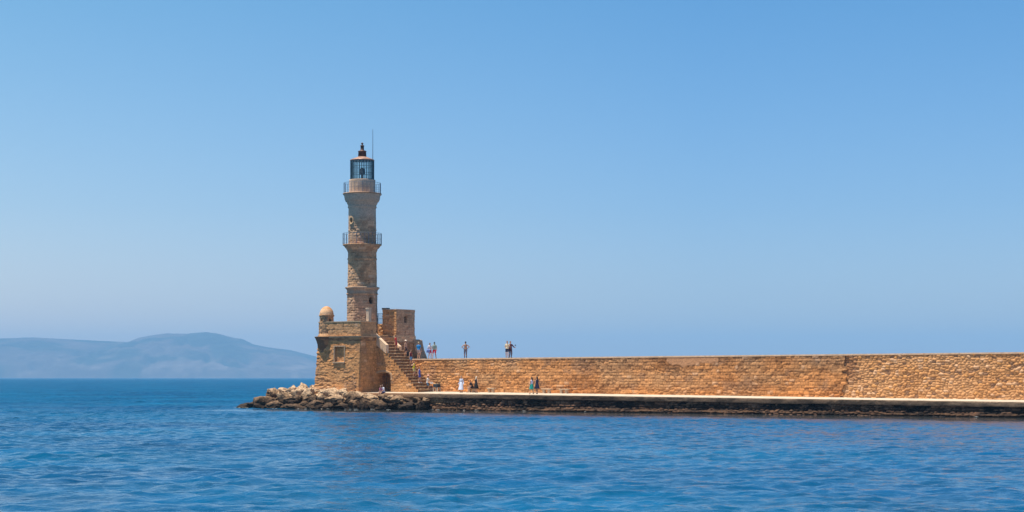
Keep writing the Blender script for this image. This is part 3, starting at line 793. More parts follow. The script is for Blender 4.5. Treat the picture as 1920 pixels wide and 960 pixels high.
    mb.build("ball_finial", BRZ, rf, True)
    x = XY(699, tY - 0.3); mb = MB(); mb.tube((x, tY - 0.3, tz(303)), (x, tY - 0.3, tz(243)), 0.035, 0.02, 6); mb.tube((x, tY - 0.3, tz(301)), (tX + R * 0.93, tY - 0.3, tz(301)), 0.03, n=6)
    mb.build("lightning_rod", RAILM, LH)
tower()

def turret():
    c = W(aFL + 0.60, FB + 0.60); yy = c.y
    P = lambda r: r * yy / F
    z = lambda py: ZY(yy, py)
    root_col = lambda S, Zg: mixc((0.45, 0.31, 0.19), (0.30, 0.22, 0.155), sstep(fbm(S / 0.8, Zg / 0.6, 171, 4), 0.4, 0.65))
    def rb(S, Zg, T_):
        r, i, j, p = ashlar(S, Zg, 0.30, 0.5, 172, 0.025, 0.02, 0.02)
        cc = root_col(S, Zg)
        for px_ in (603.0, 621.5):
            dx = XY(px_, yy) - c.x; ang = -math.acos(max(-1, min(1, dx / P(15))))
            d = np.abs((T_ - ang + math.pi) % (2 * math.pi) - math.pi) * P(15)
            hole = (d < 0.13) & (np.abs(Zg - z(600.5)) < 0.13)
            r = np.where(hole, -0.3, r); cc = np.where(hole[..., None], (0.04, 0.03, 0.02), cc)
        return r, cc
    tb = lathe_grid("sentry_turret", c.x, c.y, [(zCor + 0.05, P(17.5)), (z(628.2), P(16.2)), (z(626.5), P(13.6)), (z(594), P(13.2)), (z(593.2), P(14.5)), (z(591), P(14.7)), (z(590.5), P(13.6)), (z(590.3), P(8))], rb, 96)
    def rd(S, Zg, T_):
        return (fbm(S / 0.3, Zg / 0.3, 175, 3) - 0.5) * 0.03, mixc((0.62, 0.46, 0.31), (0.44, 0.26, 0.13), sstep(fbm(S / 1.1, Zg / 0.3, 176, 4) + 0.15 * sstep(z(585) - Zg, 0, 0.5), 0.42, 0.66))  # paler towards the crown: highlight painted into the dome's colour
    prof = [(z(591) + P(16.8) * math.sin(k / 10 * math.pi / 2), max(0.02, P(13.3) * math.cos(k / 10 * math.pi / 2))) for k in range(11)]
    lathe_grid("dome", c.x, c.y, prof, rd, 72, parent=tb)
    def rk(S, Zg, T_):
        return (fbm(S / 0.4, Zg / 0.2, 177, 3) - 0.5) * 0.06, mixc((0.36, 0.22, 0.13), (0.17, 0.12, 0.085), sstep(fbm(S / 0.8, Zg / 0.5, 178, 4), 0.4, 0.6))
    lathe_grid("corbel", c.x, c.y, [(z(686), P(6)), (z(676), P(12.0)), (z(657), P(13.0)), (z(650), P(15.8)), (z(636), P(20.4)), (z(632.5), P(22.4)), (z(631.2), P(22.6)), (z(631), P(14))], rk, 96, parent=tb)
turret()

#@@STAIRS
SB = -3.0
def make_stairs():
    root = empty("stone_staircase", W(A(740, SB), SB, 1.8), 0)
    tag(root, "worn outdoor stone staircase with plastered parapet climbing from the walkway to the lighthouse terrace", "staircase")
    # first corner at the foot, upwards to the left
    a_b, z_b = A(783.5, SB), z_foot(A(783.5, SB)) - 0.02
    a_t, z_t = A(724.3, SB), Z(724.3, SB, 662)
    nst = 13
    rise = (z_t - z_b) / nst; run = (a_b - a_t) / nst
    zland = Z(700, SB, 628)
    k2 = int(round((zland - z_t) / rise)); run2 = (a_t - A(694, SB)) / k2
    steps = [(a_b - run * k, z_b + rise * (k + 1)) for k in range(nst)] + [(a_t - run2 * k, z_t + (zland - z_t) / k2 * (k + 1)) for k in range(k2)]
    STEP = mat("step_stone", (0.24, 0.135, 0.07), 0.9, 0.3, 4, 0.3)  # risers darker than the treads: their shade is put into the stone colour
    rr = random.Random(3)
    mb = MB(); tr_ = MB()
    ends = [s[0] for s in steps[1:]] + [steps[-1][0] - run2]
    aEnd = aFR + 0.05
    for (a, z), a2 in zip(steps, ends):
        nb = 5; 
        for i in range(nb):
            b0 = SB + 0.02 + (0 - SB) * i / nb; b1 = SB + 0.02 + (0 - SB) * (i + 1) / nb - 0.012
            jz = rr.uniform(-0.025, 0.012); ja = rr.uniform(-0.03, 0.02)
            mb.fbox(a2 - 0.3, a + ja - 0.05, b0, b1, z - rise - 0.25, z + jz - 0.075)
            tr_.fbox(a2 - 0.3, a + ja + rr.uniform(-0.02, 0.02), b0, b1, z - 0.075 + jz, z + jz)
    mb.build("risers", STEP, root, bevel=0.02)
    tr_.build("treads", mat("tread_stone", (0.45, 0.295, 0.175), 0.9, 0.3, 3, 0.2), root, bevel=0.025)  # paler slabs: the sunlit step edges are put into the colour
    # body below the steps
    mb = MB()
    pts = [(a_b - 0.05, 0.8)] + [(a_b - 0.05, z_b)]
    pts = [(aFR - 0.2, 0.8), (a_b - 0.06, 0.8), (a_b - 0.06, z_b + 0.02), (a_t - 0.06, z_t - rise), (steps[-1][0], zland - rise), (aFR - 0.2, zland - rise)]
    mb.prism(pts, SB + 1.75, -0.02)
    # side walls flanking the arched vault
    mb.build("stair_core", mat("wall_fill", (0.3, 0.21, 0.13)), root)
    # near side face with the arched doorway
    s = np.arange(aFR - 0.1, a_b + 0.03, 0.045); zz = np.arange(z_foot(0) - 0.3, zland + 0.3, 0.045)
    S, Zg = np.meshgrid(s, zz)
    rel, sid, jt, pit = ashlar(S, Zg, 0.30, 0.55, 201, 0.022, 0.016, 0.014)
    c = stone_cols(S, Zg, sid, jt, pit, (0.58, 0.33, 0.145), (0.54, 0.34, 0.17), 202, 0.96, 0.0, 0.25)
    aL, aR = A(703.6, SB), A(732.6, SB); ac = (aL + aR) / 2; hw = (aR - aL) / 2
    zs = Z(717, SB, 706.5); zt = Z(717, SB, 698.3)
    def inside(grow):
        up = (zt + grow - zs) * np.sqrt(np.clip(1 - ((S - ac) / (hw + grow)) ** 2, 0, 1)) ** 0.8
        return (np.abs(S - ac) < hw + grow) & (Zg < zs + up)
    inn = inside(0.0); ring_ = inside(0.24) & ~inn & (Zg > zs - 0.35)
    rel = np.where(ring_, 0.05 + rel * 0.3, rel); c = np.where(ring_[..., None], np.array((0.47, 0.36, 0.25)) * (0.9 + 0.2 * sid[..., None]), c)
    rel = np.where(inn, -1.55, rel)
    # stepped outline: clamp the sheet's height to the steps
    top = np.interp(S[0], [a for a in ([s_[0] for s_ in steps][::-1])], [z for z in ([s_[1] for s_ in steps][::-1])])
    tops = np.full(S.shape[1], zland - 0.01)
    for j in range(S.shape[1]):
        q = [z for (a, z), a2 in zip(steps, ends) if a2 < S[0, j] <= a + 0.03]
        if q: tops[j] = q[0] - 0.012
        elif S[0, j] > steps[0][0]: tops[j] = steps[0][1] - 0.012
    Zg = np.minimum(Zg, tops[None, :])
    c = np.where(inn[..., None], c * 0.8, c)
    sheet("side_wall", S, Zg, fplane(S, S * 0 + SB, Zg), NV, rel, c, root)
    # iron gate in the arch
    g = MB()
    for k in range(9):
        a = aL + 0.08 + (2 * hw - 0.16) * k / 8; g.tube(W(a, SB + 0.9, z_foot(0) - 0.1), W(a, SB + 0.9, zs + 0.35 * math.sqrt(max(0, 1 - ((a - ac) / hw) ** 2))), 0.018, n=6)
    for zq in (zs - 1.3, zs - 0.65, zs): g.tube(W(aL + 0.05, SB + 0.9, zq), W(aR - 0.05, SB + 0.9, zq), 0.022, n=6)
    g.build("iron_gate", mat("gate_iron", (0.16, 0.13, 0.11), 0.6, 0.2, 6, 0, 0.3), root)
    # plastered parapets
    def para(pA, pB, b0, b1, name="stair_parapet"):
        mb = MB(); (pa0, pt0, pl0), (pa1, pt1, pl1) = pA, pB
        mb.prism([(pa0, pl0), (pa1, pl1), (pa1, pt1), (pa0, pt0)], b0, b1)
        return mb.build(name, PLASTER, root, bevel=0.025)
    para((A(698.5, SB), Z(698.5, SB, 621.5), Z(698.5, SB, 641)), (A(724.3, SB), Z(724.3, SB, 646.8), Z(724.3, SB, 663.5)), SB - 0.03, SB + 0.40)
    para((A(743, -0.02), Z(743, 0, 641), Z(743, 0, 664)), (A(752.6, -0.02), Z(752.6, 0, 649.5), Z(752.6, 0, 664)), -0.36, 0.04)
    # landing and its back wall
    mb = MB(); mb.fbox(aFR - 0.3, A(742.8, 0), -0.01, 3.38, 1.0, zland - 0.03); mb.build("landing", mat("terrace_stone", (0, 0, 0)), root)
    mb = MB(); s = np.arange(A(700, 3.0), A(745, 3.0), 0.07); zz = np.arange(zland - 0.2, Z(712, 3.0, 607.5), 0.06); S, Zg = np.meshgrid(s, zz)
    rel, sid, jt, pit = ashlar(S, Zg, 0.3, 0.5, 211, 0.03, 0.04, 0.04)
    c = stone_cols(S, Zg, sid, jt, pit, (0.47, 0.27, 0.12), (0.44, 0.27, 0.13), 212, 0.95, 0, 0.4)
    sheet("landing_wall", S, Zg, fplane(S, S * 0 + 3.0, Zg), NV, rel, c, root)
    mb = MB(); mb.fbox(A(700, 3.0), A(745, 3.0), 3.12, 3.4, zland - 0.2, Z(712, 3.0, 607.3)); mb.build("landing_wall_back", PLASTER, root)
    r = MB(); bq = 3.2; zb = Z(712, bq, 607.5); zt_ = Z(712, bq, 588)
    for zq in (zb + 0.1, (zb + zt_) / 2, zt_): r.tube(W(A(706, bq), bq, zq), W(A(718.5, bq), bq, zq), 0.022, n=6)
    for px in np.arange(706.5, 719, 1.9): r.tube(W(A(px, bq), bq, zb - 0.05), W(A(px, bq), bq, zt_), 0.016, n=6)
    for px in (708.6, 717.8): r.tube(W(A(px, bq), bq, zb - 0.05), W(A(px, bq), bq, zt_ + 0.05), 0.04, n=6)
    r.build("landing_railing", IRON, root)
    return steps, ends, zland
STEPS, SENDS, ZLAND = make_stairs()

def step_z(a):
    for (s, z), e in zip(STEPS, SENDS):
        if e < a <= s: return z
    return z_foot(a) - 0.05 if a > STEPS[0][0] else ZLAND

def make_gatehouse():
    b0 = 0.02; a0 = A(717.0, b0); a1 = A(743.2, b0)
    bR = b0
    while True:
        bR += 0.02
        o = O + U * a1 + V * bR
        if 960 + F * o[0] / o[1] >= 777.8: break
    root = empty("guard_tower", W((a0 + a1) / 2, b0 + 1.5, 5.3), 0)
    tag(root, "square windowed stone guard tower rising from the mole behind the stairs", "tower")
    zt = Z(745, b0, 580.5)
    zb = Z(770, 1.5, 640)
    def rg(S, Zg, Wd):
        r, i, j, p = ashlar(S, Zg, 0.27, 0.5, 221, 0.025, 0.03, 0.02)
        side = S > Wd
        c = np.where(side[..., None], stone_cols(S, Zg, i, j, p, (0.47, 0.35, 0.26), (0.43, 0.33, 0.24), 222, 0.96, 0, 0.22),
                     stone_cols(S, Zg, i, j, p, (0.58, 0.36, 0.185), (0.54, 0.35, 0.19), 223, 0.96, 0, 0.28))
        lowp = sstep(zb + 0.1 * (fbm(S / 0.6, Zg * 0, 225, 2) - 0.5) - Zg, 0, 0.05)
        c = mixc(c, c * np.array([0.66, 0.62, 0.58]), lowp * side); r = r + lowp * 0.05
        # slit window on the side facing the wall walk
        sw0 = Wd + (bR - b0) * (758.3 - 743.2) / (777.8 - 743.2); sw1 = Wd + (bR - b0) * (763.0 - 743.2) / (777.8 - 743.2)
        zz0, zz1 = Z(760, 1.7, 604.5), Z(760, 1.7, 593.5)
        h = (S > sw0) & (S < sw1) & (Zg > zz0) & (Zg < zz1)
        r = np.where(h, -0.45, r); c = np.where(h[..., None], (0.04, 0.03, 0.025), c)
        return r, c
    fort_ring("tower_walls", 5.0, zt, lambda z: np.clip(zb - z, 0, 9) * 0.30 * 0 + 0.0 * z, rg, 0.05, 0.05, root, a0, a1, b0, bR)
    mb = MB(); mb.fbox(a0 - 0.02, a1 + 0.02, b0 - 0.02, bR + 0.02, zt, zt + 0.07); mb.build("top_course", mat("pier_stone", (0, 0, 0)), root)
    mb = MB(); mb.fbox(a0 - 0.05, A(725.5, b0), b0 - 0.05, b0 + 0.5, zt + 0.07, zt + 0.22); mb.build("raised_block", mat("dark_block", (0.16, 0.13, 0.11), 0.9, 0.3, 5, 0.2), root)
    mb = MB(); mb.fbox(a0 + 0.6, a1 - 0.6, b0 + 0.6, bR - 0.6, 5.0, zt - 0.01); mb.build("core", mat("wall_fill", (0, 0, 0)), root)
    # sloping buttress behind
    zs0 = z_top(a1) - 0.05; zs1 = Z(778, bR, 636)
    ab = A(777.8, bR); ae = A(790, bR)
    mb = MB(); mb.prism([(ab - 0.3, zs0), (ae, zs0), (ae - 0.12, zs0 + 0.25), (ab + 0.35, (zs0 + zs1) / 2), (ab + 0.10, zs1 - 0.1), (ab - 0.3, zs1)], bR - 0.35, bR + 1.2)
    mb.build("buttress", mat("buttress_stone", (0.33, 0.22, 0.14), 0.9, 0.35, 4, 0.5), root, bevel=0.04)
make_gatehouse()
#@@ROCKS
def rock_mat():
    m = bpy.data.materials.new("breakwater_rock"); m.use_nodes = True
    n = m.node_tree.nodes; l = m.node_tree.links; p = n["Principled BSDF"]; p.inputs["Roughness"].default_value = 0.85; p.inputs["Specular IOR Level"].default_value = 0.25
    geo = n.new("ShaderNodeNewGeometry"); sp = n.new("ShaderNodeSeparateXYZ"); l.new(geo.outputs["Position"], sp.inputs[0])
    oi = n.new("ShaderNodeObjectInfo")
    nz = n.new("ShaderNodeTexNoise"); nz.inputs["Scale"].default_value = 1.6; nz.inputs["Detail"].default_value = 7; nz.inputs["Roughness"].default_value = 0.65; l.new(geo.outputs["Position"], nz.inputs["Vector"])
    # weed and wet line: height above the water, ragged
    a = n.new("ShaderNodeMath"); a.operation = 'MULTIPLY_ADD'; a.inputs[1].default_value = 1.5; l.new(nz.outputs["Fac"], a.inputs[0])
    l.new(sp.outputs[2], a.inputs[2])
    r1 = n.new("ShaderNodeMath"); r1.operation = 'MULTIPLY_ADD'; r1.inputs[1].default_value = 2.0; sc_ = n.new("ShaderNodeSeparateColor"); l.new(oi.outputs["Color"], sc_.inputs[0]); l.new(sc_.outputs[0], r1.inputs[0]); l.new(a.outputs[0], r1.inputs[2])
    mr = n.new("ShaderNodeMapRange"); mr.inputs[1].default_value = 1.85; mr.inputs[2].default_value = 3.5; l.new(r1.outputs[0], mr.inputs[0])
    cr = n.new("ShaderNodeValToRGB"); cr.color_ramp.elements[0].color = (0.030, 0.018, 0.011, 1); cr.color_ramp.elements[1].color = (0.44, 0.30, 0.185, 1)
    e = cr.color_ramp.elements.new(0.3); e.color = (0.085, 0.050, 0.028, 1)
    e = cr.color_ramp.elements.new(0.62); e.color = (0.24, 0.15, 0.085, 1)
    l.new(mr.outputs[0], cr.inputs[0])
    n2 = n.new("ShaderNodeTexNoise"); n2.inputs["Scale"].default_value = 5.0; n2.inputs["Detail"].default_value = 6; l.new(geo.outputs["Position"], n2.inputs["Vector"])
    m2 = n.new("ShaderNodeMapRange"); m2.inputs[1].default_value = 0.3; m2.inputs[2].default_value = 0.7; m2.inputs[3].default_value = 0.35; m2.inputs[4].default_value = 1.6; l.new(n2.outputs["Fac"], m2.inputs[0])
    mx = n.new("ShaderNodeMix"); mx.data_type = 'RGBA'; mx.blend_type = 'MULTIPLY'; mx.inputs["Factor"].default_value = 1; l.new(cr.outputs[0], mx.inputs["A"]); l.new(m2.outputs[0], mx.inputs["B"])
    l.new(mx.outputs["Result"], p.inputs["Base Color"])
    b = n.new("ShaderNodeBump"); b.inputs["Strength"].default_value = 0.7; b.inputs["Distance"].default_value = 0.08; l.new(n2.outputs["Fac"], b.inputs["Height"]); l.new(b.outputs[0], p.inputs["Normal"])
    return m
ROCK = rock_mat()
def rock_mesh(seed):
    r = random.Random(seed); bm = bmesh.new(); bmesh.ops.create_icosphere(bm, subdivisions=4, radius=1.0)
    planes = []
    for k in range(13):
        d = Vector((r.gauss(0, 1), r.gauss(0, 1), r.gauss(0, 1))).normalized(); planes.append((d, r.uniform(0.50, 0.80)))
    off = Vector((r.uniform(0, 50), r.uniform(0, 50), r.uniform(0, 50)))
    for v in bm.verts:
        c = v.co.copy()
        for d, h in planes:
            t = c.dot(d)
            if t > h: c -= d * (t - h) * 0.93
        nn = mnoise.fractal(c * 1.9 + off, 0.9, 2.1, 5) * 0.17 - abs(mnoise.noise(c * 3.1 + off)) * 0.16
        v.co = c * (1 + nn) * 1.28
    me = bpy.data.meshes.new("boulder"); bm.to_mesh(me); bm.free()
    me.polygons.foreach_set("use_smooth", [True] * len(me.polygons))
    me.set_sharp_from_angle(angle=math.radians(20))
    me.materials.append(ROCK); return me
ROCKS = [rock_mesh(100 + k) for k in range(12)]
def Yw(px): return float(np.interp(px, [440, 520, 600, 700, 790], [204.0, 200.2, 196.6, 193.8, 192.0]))
def Yfront(px): return float((O @ V + FB - 0.42) / (V[1] + V[0] * kk(px))) if px < 680 else float((O @ V + QB - 0.05) / (V[1] + V[0] * kk(px)))
BIG = [ # photo box of each boulder: x0, y0, x1, y1, tone, shape
    (443, 756, 474, 765, "brown", "long flat wet"), (472, 742, 516, 765, "brown", "broad sloping"), (501, 731, 526, 747, "dark", "pointed"), (462, 750, 492, 764, "brown", "half sunken"),
    (500, 751, 533, 766, "tan", "low ridged"), (519, 737, 546, 759, "grey", "upright cracked"), (523, 727, 543, 741, "pale", "small dry"),
    (540, 724, 560, 741, "pale", "angular dry"), (556, 722, 580, 735, "pale", "large blocky"), (547, 731, 579, 746, "cream", "overhanging slab-like"),
    (539, 741, 571, 760, "dark", "hollowed"), (535, 755, 579, 766, "tan", "long low slab-like"), (564, 732, 594, 752, "grey", "pitted"),
    (577, 740, 598, 758, "dark", "rounded"), (575, 752, 607, 767, "grey", "wedge shaped"), (580, 721, 596, 734, "pale", "small blocky"),
    (595, 729, 612, 742, "pale", "weathered"), (606, 729, 640, 746, "cream", "long ridge-like"), (604, 742, 624, 756, "dark", "squat"),
    (616, 741, 650, 759, "tan", "big oval"), (630, 732, 658, 747, "pale", "gently sloping"), (595, 741, 611, 761, "tan", "narrow upright"),
    (606, 753, 628, 767, "reddish", "low"), (624, 756, 657, 768, "brown", "flat wet"), (648, 737, 676, 755, "dark", "deeply cleft"),
    (658, 734, 686, 746, "tan", "flat topped"), (652, 752, 678, 768, "grey", "round wet"), (672, 745, 697, 768, "brown", "tall lumpy"),
    (684, 739, 713, 753, "yellowish", "crumbly"), (692, 750, 726, 767, "grey", "broad rounded"), (710, 739, 734, 757, "dark", "blackened"),
    (736, 742, 761, 756, "grey", "boxy"), (733, 752, 764, 764, "cream", "smooth oval"), (706, 758, 744, 769, "brown", "low seaweed-covered"),
    (754, 751, 789, 768, "dark", "jagged"), (783, 751, 806, 769, "dark", "small jagged")]
TONE = {"dark": 0.16, "brown": 0.34, "reddish": 0.45, "grey": 0.42, "tan": 0.52, "yellowish": 0.58, "cream": 0.55, "pale": 0.55}
def add_boulders():
    rr = random.Random(11)
    first = {}
    places = []
    def place(x0, y0, x1, y1, label, k, g, tone=None):
        f = lambda y: 719 + (y - 719) * 1.065
        y0 = f(y0); y1 = f(y1)
        pxc = (x0 + x1) / 2; Yr = Yw(pxc) + (768 - y1) * 0.13
        wid = (x1 - x0) * Yr / F * 0.58; hei = (y1 - y0) * Yr / F * 0.62; dep = max(0.5, wid * rr.uniform(0.55, 0.8))
        lim = Yfront(pxc)
        if pxc > 597 and Yr + dep * 0.8 > lim: Yr = lim - dep * 0.8
        z = ZY(Yr, (y0 + y1) / 2)
        me = ROCKS[k % len(ROCKS)]
        o = bpy.data.objects.new("boulder", me); scene.collection.objects.link(o)
        o.location = (XY(pxc, Yr), Yr, z); o.rotation_euler = (rr.uniform(-0.25, 0.25), rr.uniform(-0.15, 0.15), rr.choice((0, math.pi)) + rr.uniform(-0.5, 0.5))
        o.scale = (wid, dep, hei)
        q = tone if tone is not None else rr.uniform(0.2, 0.6)
        o.color = (q, q, q, 1)
        tag(o, label, "boulder", g)
    for k, (x0, y0, x1, y1, tone, shp) in enumerate(BIG):
        xc = (x0 + x1) / 2
        if xc < 500: w = "at the seaward tip of the breakwater"
        elif y1 > 762: w = "at the waterline"
        elif xc < 597: w = "on the slope left of the fort"
        elif xc < 680: w = "against the foot of the fort"
        else: w = "below the walkway edge"
        if y1 > 762:
            w += " left of the fort" if 500 <= xc < 597 else (" in front of the fort" if 597 <= xc < 680 else (" below the walkway" if xc >= 680 else ""))
        place(x0, y0, x1, y1, f"{shp} {tone} boulder {w}", k, "boulders of the breakwater", TONE[tone])
    # smaller stones wedged between, crest to waterline
    crest = lambda px: float(np.interp(px, [445, 480, 502, 510, 530, 560, 590, 610, 660, 690, 780], [760, 750, 741, 737, 733, 727, 727, 733, 739, 743, 746]))
    n = 0
    for row in range(3):
        for px in np.arange(492 + row * 5, 800, 17):
            c = crest(px); y = c + (762 - c) * (row + 0.45) / 3 + rr.uniform(-2, 2); w = rr.uniform(11, 18); h = rr.uniform(7, 11)
            x = px + rr.uniform(-4, 4)
            if px < 500 and row == 0: continue
            where = ("left of the fort", "under the fort", "below the walkway")[0 if x < 597 else (1 if x < 680 else 2)]
            lvl = ("upper", "middle", "waterline")[row]
            place(x - w / 2, y - h / 2, x + w / 2, y + h / 2, f"smaller rock wedged in the {lvl} row of the breakwater {where}", n * 5 + 3, f"smaller rocks in the {lvl} row {where}"); n += 1
add_boulders()
def make_mound():
    pxs = np.linspace(441, 812, 150); tt = np.linspace(-0.1, 1.5, 40)
    PX, T = np.meshgrid(pxs, tt)
    yw = np.interp(PX, [440, 520, 600, 700, 790], [204.0, 200.2, 196.6, 193.8, 192.0])
    Yg = yw + T * 5.0
    top = np.interp(PX, [441, 470, 500, 530, 560, 600, 660, 700, 760, 800, 812], [-0.4, 0.1, 0.9, 1.2, 1.5, 1.5, 1.35, 1.0, 0.8, 0.5, -0.3])
    H = -0.35 + (top + 0.35) * sstep(T, 0.0, 0.6) * (1 - sstep(T, 1.1, 1.5))
    H += (fbm(PX / 9, Yg * 1.6, 301, 4) - 0.5) * 0.5
    X = (PX - 960) / F * Yg
    r, i, j = rubble(X, Yg, 0.5, 0.45, 302, 0.2)
    P = np.stack([X, Yg, H + r], -1)
    o = grid_obj("rock_rubble", P, ROCK, None, None, True)
    tag(o, "loose wet stones packed between the breakwater boulders", kind="stuff")
make_mound()

def make_foam():
    rr = random.Random(21); v = []; f = []
    m = mat("sea_foam", (0.38, 0.41, 0.43), 0.7, 0.1, 8)
    for k in range(70):
        px = 440 + 400 * rr.random() ** 1.5 if k % 12 else rr.uniform(800, 1900)
        if px < 800: y = Yw(px) - rr.uniform(0.5, 1.5)
        else: y = float((O @ V + QB - 0.32) / (V[1] + V[0] * kk(px))) - rr.uniform(0.0, 0.25)
        cx = XY(px, y); w = rr.uniform(0.08, 0.35); d = rr.uniform(0.05, 0.18); n = 9; i0 = len(v); z = rr.uniform(0.03, 0.07)
        v.append((cx, y, z + 0.015))
        for q in range(n):
            t = 2 * math.pi * q / n; rad = rr.uniform(0.5, 1.3); v.append((cx + w * rad * math.cos(t), y + d * rad * math.sin(t), z))
        f += [(i0, i0 + 1 + q, i0 + 1 + (q + 1) % n) for q in range(n)]
    o = mesh_obj("foam", v, f, m); tag(o, "small flecks of white wash along the rocks and quay", kind="stuff")
make_foam()

#@@PEOPLE
SKIN = [(0.52, 0.30, 0.20), (0.40, 0.22, 0.14), (0.60, 0.36, 0.25)]
def prom_z(a, b):
    t = min(1, max(0, (b - QB) / -QB)); return z_edge(a) * (1 - t) + z_foot(a) * t
def smat(name, c, rough=0.8): return mat(name, c, rough, 0.12, 20.0, 0.0)
def ellip(mb, c, r, n=14, m=9):
    v = [(c[0], c[1], c[2] - r[2])]; f = []
    for i in range(1, m):
        ph = -math.pi / 2 + math.pi * i / m
        for k in range(n):
            t = 2 * math.pi * k / n; v.append((c[0] + r[0] * math.cos(ph) * math.cos(t), c[1] + r[1] * math.cos(ph) * math.sin(t), c[2] + r[2] * math.sin(ph)))
    v.append((c[0], c[1], c[2] + r[2])); L = len(v) - 1
    for k in range(n): f.append((0, 1 + (k + 1) % n, 1 + k)); f.append((L, L - n + k, L - n + (k + 1) % n))
    for i in range(m - 2):
        for k in range(n): f.append((1 + i * n + k, 1 + i * n + (k + 1) % n, 1 + (i + 1) * n + (k + 1) % n, 1 + (i + 1) * n + k))
    mb.add(v, f)
def limb(mb, pts):   # [(p, r)] tapered chain with round joints
    for (p, r), (q, s_) in zip(pts[:-1], pts[1:]):
        mb.tube(p, q, r, s_, 12); ellip(mb, p, (r, r, r), 10, 7)
    p, r = pts[-1]; ellip(mb, p, (r, r, r), 10, 7)
def stack(mb, sec, n=20):   # [(x,y,z,rx,ry)]
    v = []; f = []
    for (x, y, z, rx, ry) in sec:
        for k in range(n):
            t = 2 * math.pi * k / n; v.append((x + rx * math.cos(t), y + ry * math.sin(t), z))
    for i in range(len(sec) - 1):
        for k in range(n): f.append((i * n + k, i * n + (k + 1) % n, (i + 1) * n + (k + 1) % n, (i + 1) * n + k))
    f.append(tuple(range(n - 1, -1, -1))); q = (len(sec) - 1) * n; f.append(tuple(range(q, q + n))); mb.add(v, f)
def ik(a, c, l1, l2, pole):
    a = Vector(a); c = Vector(c); d = c - a; L = min(d.length, (l1 + l2) * 0.999); dn = d.normalized()
    x = (l1 * l1 - l2 * l2 + L * L) / (2 * L); h = math.sqrt(max(0.0, l1 * l1 - x * x))
    pl = Vector(pole); pl = (pl - dn * pl.dot(dn)).normalized()
    return a + dn * x + pl * h, a + dn * L
def person(loc, rz, label, skin=0, h=1.70, hip=0.92, feet=((-0.10, 0.0, 0.07), (0.10, 0.0, 0.07)), hands=((-0.27, 0.05, 0.80), (0.27, 0.05, 0.80)), lean=0.0, elbow=(0, -1, -0.1),
           top=None, top_len='short', bottom=None, bottom_kind='shorts', dress=None, hem=0.45, hair=(0.03, 0.02, 0.015), hair_long=False, hat=None, shoes=(0.08, 0.06, 0.05), fem=False, group=None):
    root = empty("person", loc, rz); root.scale = (h / 1.72,) * 3
    bpy.context.view_layer.update()
    tag(root, label, "person", group or "people visiting the harbour mole")
    parts = []
    def fin(mb, name, m, vox=None, smooth=True):
        o = mesh_obj(name, mb.v, mb.f, m, root, smooth, world=False)
        if vox:
            md = o.modifiers.new("merge", 'REMESH'); md.mode = 'VOXEL'; md.voxel_size = vox; md.use_smooth_shade = True
        return o
    SH = hip + 0.48
    ly = lambda z: max(0.0, z - hip) * math.tan(lean)
    shw = 0.155 if fem else 0.175
    def torso(k=1.0, z0=None, z1=9):
        S = [(hip - 0.10, .135, .10), (hip, .165, .115), (hip + .15, .125 if fem else .145, .092), (hip + .32, .148, .108), (hip + .44, shw, .098), (hip + .50, .11, .075), (hip + .54, .055, .055)]
        return [(0, ly(z), z, rx * k, ry * k) for z, rx, ry in S if (z0 is None or z >= z0) and z <= z1]
    hp = [Vector((-.09, 0, hip - .03)), Vector((.09, 0, hip - .03))]
    sh = [Vector((-shw, ly(SH - .05), SH - .05)), Vector((shw, ly(SH - .05), SH - .05))]
    kn = []; an = []; el = []; hd = []
    for i in (0, 1):
        k, a = ik(hp[i], feet[i], 0.43, 0.43, (0, 1, 0.05)); kn.append(k); an.append(a)
        k, a = ik(sh[i], hands[i], 0.29, 0.26, elbow if not isinstance(elbow[0], tuple) else elbow[i]); el.append(k); hd.append(a)
    mb = MB()
    stack(mb, torso()[0:]); head = Vector((0, ly(SH + .18) + .012, SH + .20))
    limb(mb, [((0, ly(SH), SH), .056), ((0, ly(SH + .1), SH + .10), .05)])
    ellip(mb, head, (.074, .092, .112)); ellip(mb, head + Vector((0, .035, -.07)), (.045, .05, .045))
    mb.tube(head + Vector((0, .075, .015)), head + Vector((0, .112, -.025)), .010, .017, 8)
    for s_ in (-1, 1): ellip(mb, head + Vector((s_ * .076, -.005, -.01)), (.014, .024, .032))
    for i in (0, 1):
        limb(mb, [(hp[i], .088), (kn[i], .056), ((kn[i] + an[i]) / 2 + Vector((0, -.012, .06)), .054), (an[i], .036)])
        limb(mb, [(an[i] - Vector((0, .03, .03)), .036), (an[i] + Vector((0, .13, -.04)), .028)])
        limb(mb, [(sh[i], .052), (el[i], .038), (hd[i], .026)])
        d = (hd[i] - el[i]).normalized(); sd = Vector((1, 0, 0)) if abs(d.x) < .8 else Vector((0, 1, 0)); sd = (sd - d * sd.dot(d)).normalized(); nn = d.cross(sd)
        palm = hd[i] + d * .05
        limb(mb, [(hd[i], .026), (palm, .034)])
        s_ = -1 if i == 0 else 1
        for q, ln in enumerate((.070, .080, .075, .058)):
            b0 = palm + nn * ((q - 1.5) * .019) + d * .015; b1 = b0 + d * ln * .55 + sd * (-s_ * .008); b2 = b1 + d * ln * .4 + sd * (-s_ * .022)
            limb(mb, [(b0, .010), (b1, .009), (b2, .008)])
        t0 = palm - nn * .030 - d * .01; limb(mb, [(t0, .012), (t0 - nn * .025 + d * .03, .011), (t0 - nn * .030 + d * .055, .009)])
    fin(mb, "body", smat("skin_%d" % skin, SKIN[skin], 0.6), 0.0105)
    # face
    for s_ in (-1, 1):
        e = MB(); ellip(e, head + Vector((s_ * .03, .086, .012)), (.012, .008, .008), 8, 6); fin(e, "eye", smat("eye_dark", (0.03, 0.02, 0.02), 0.3))
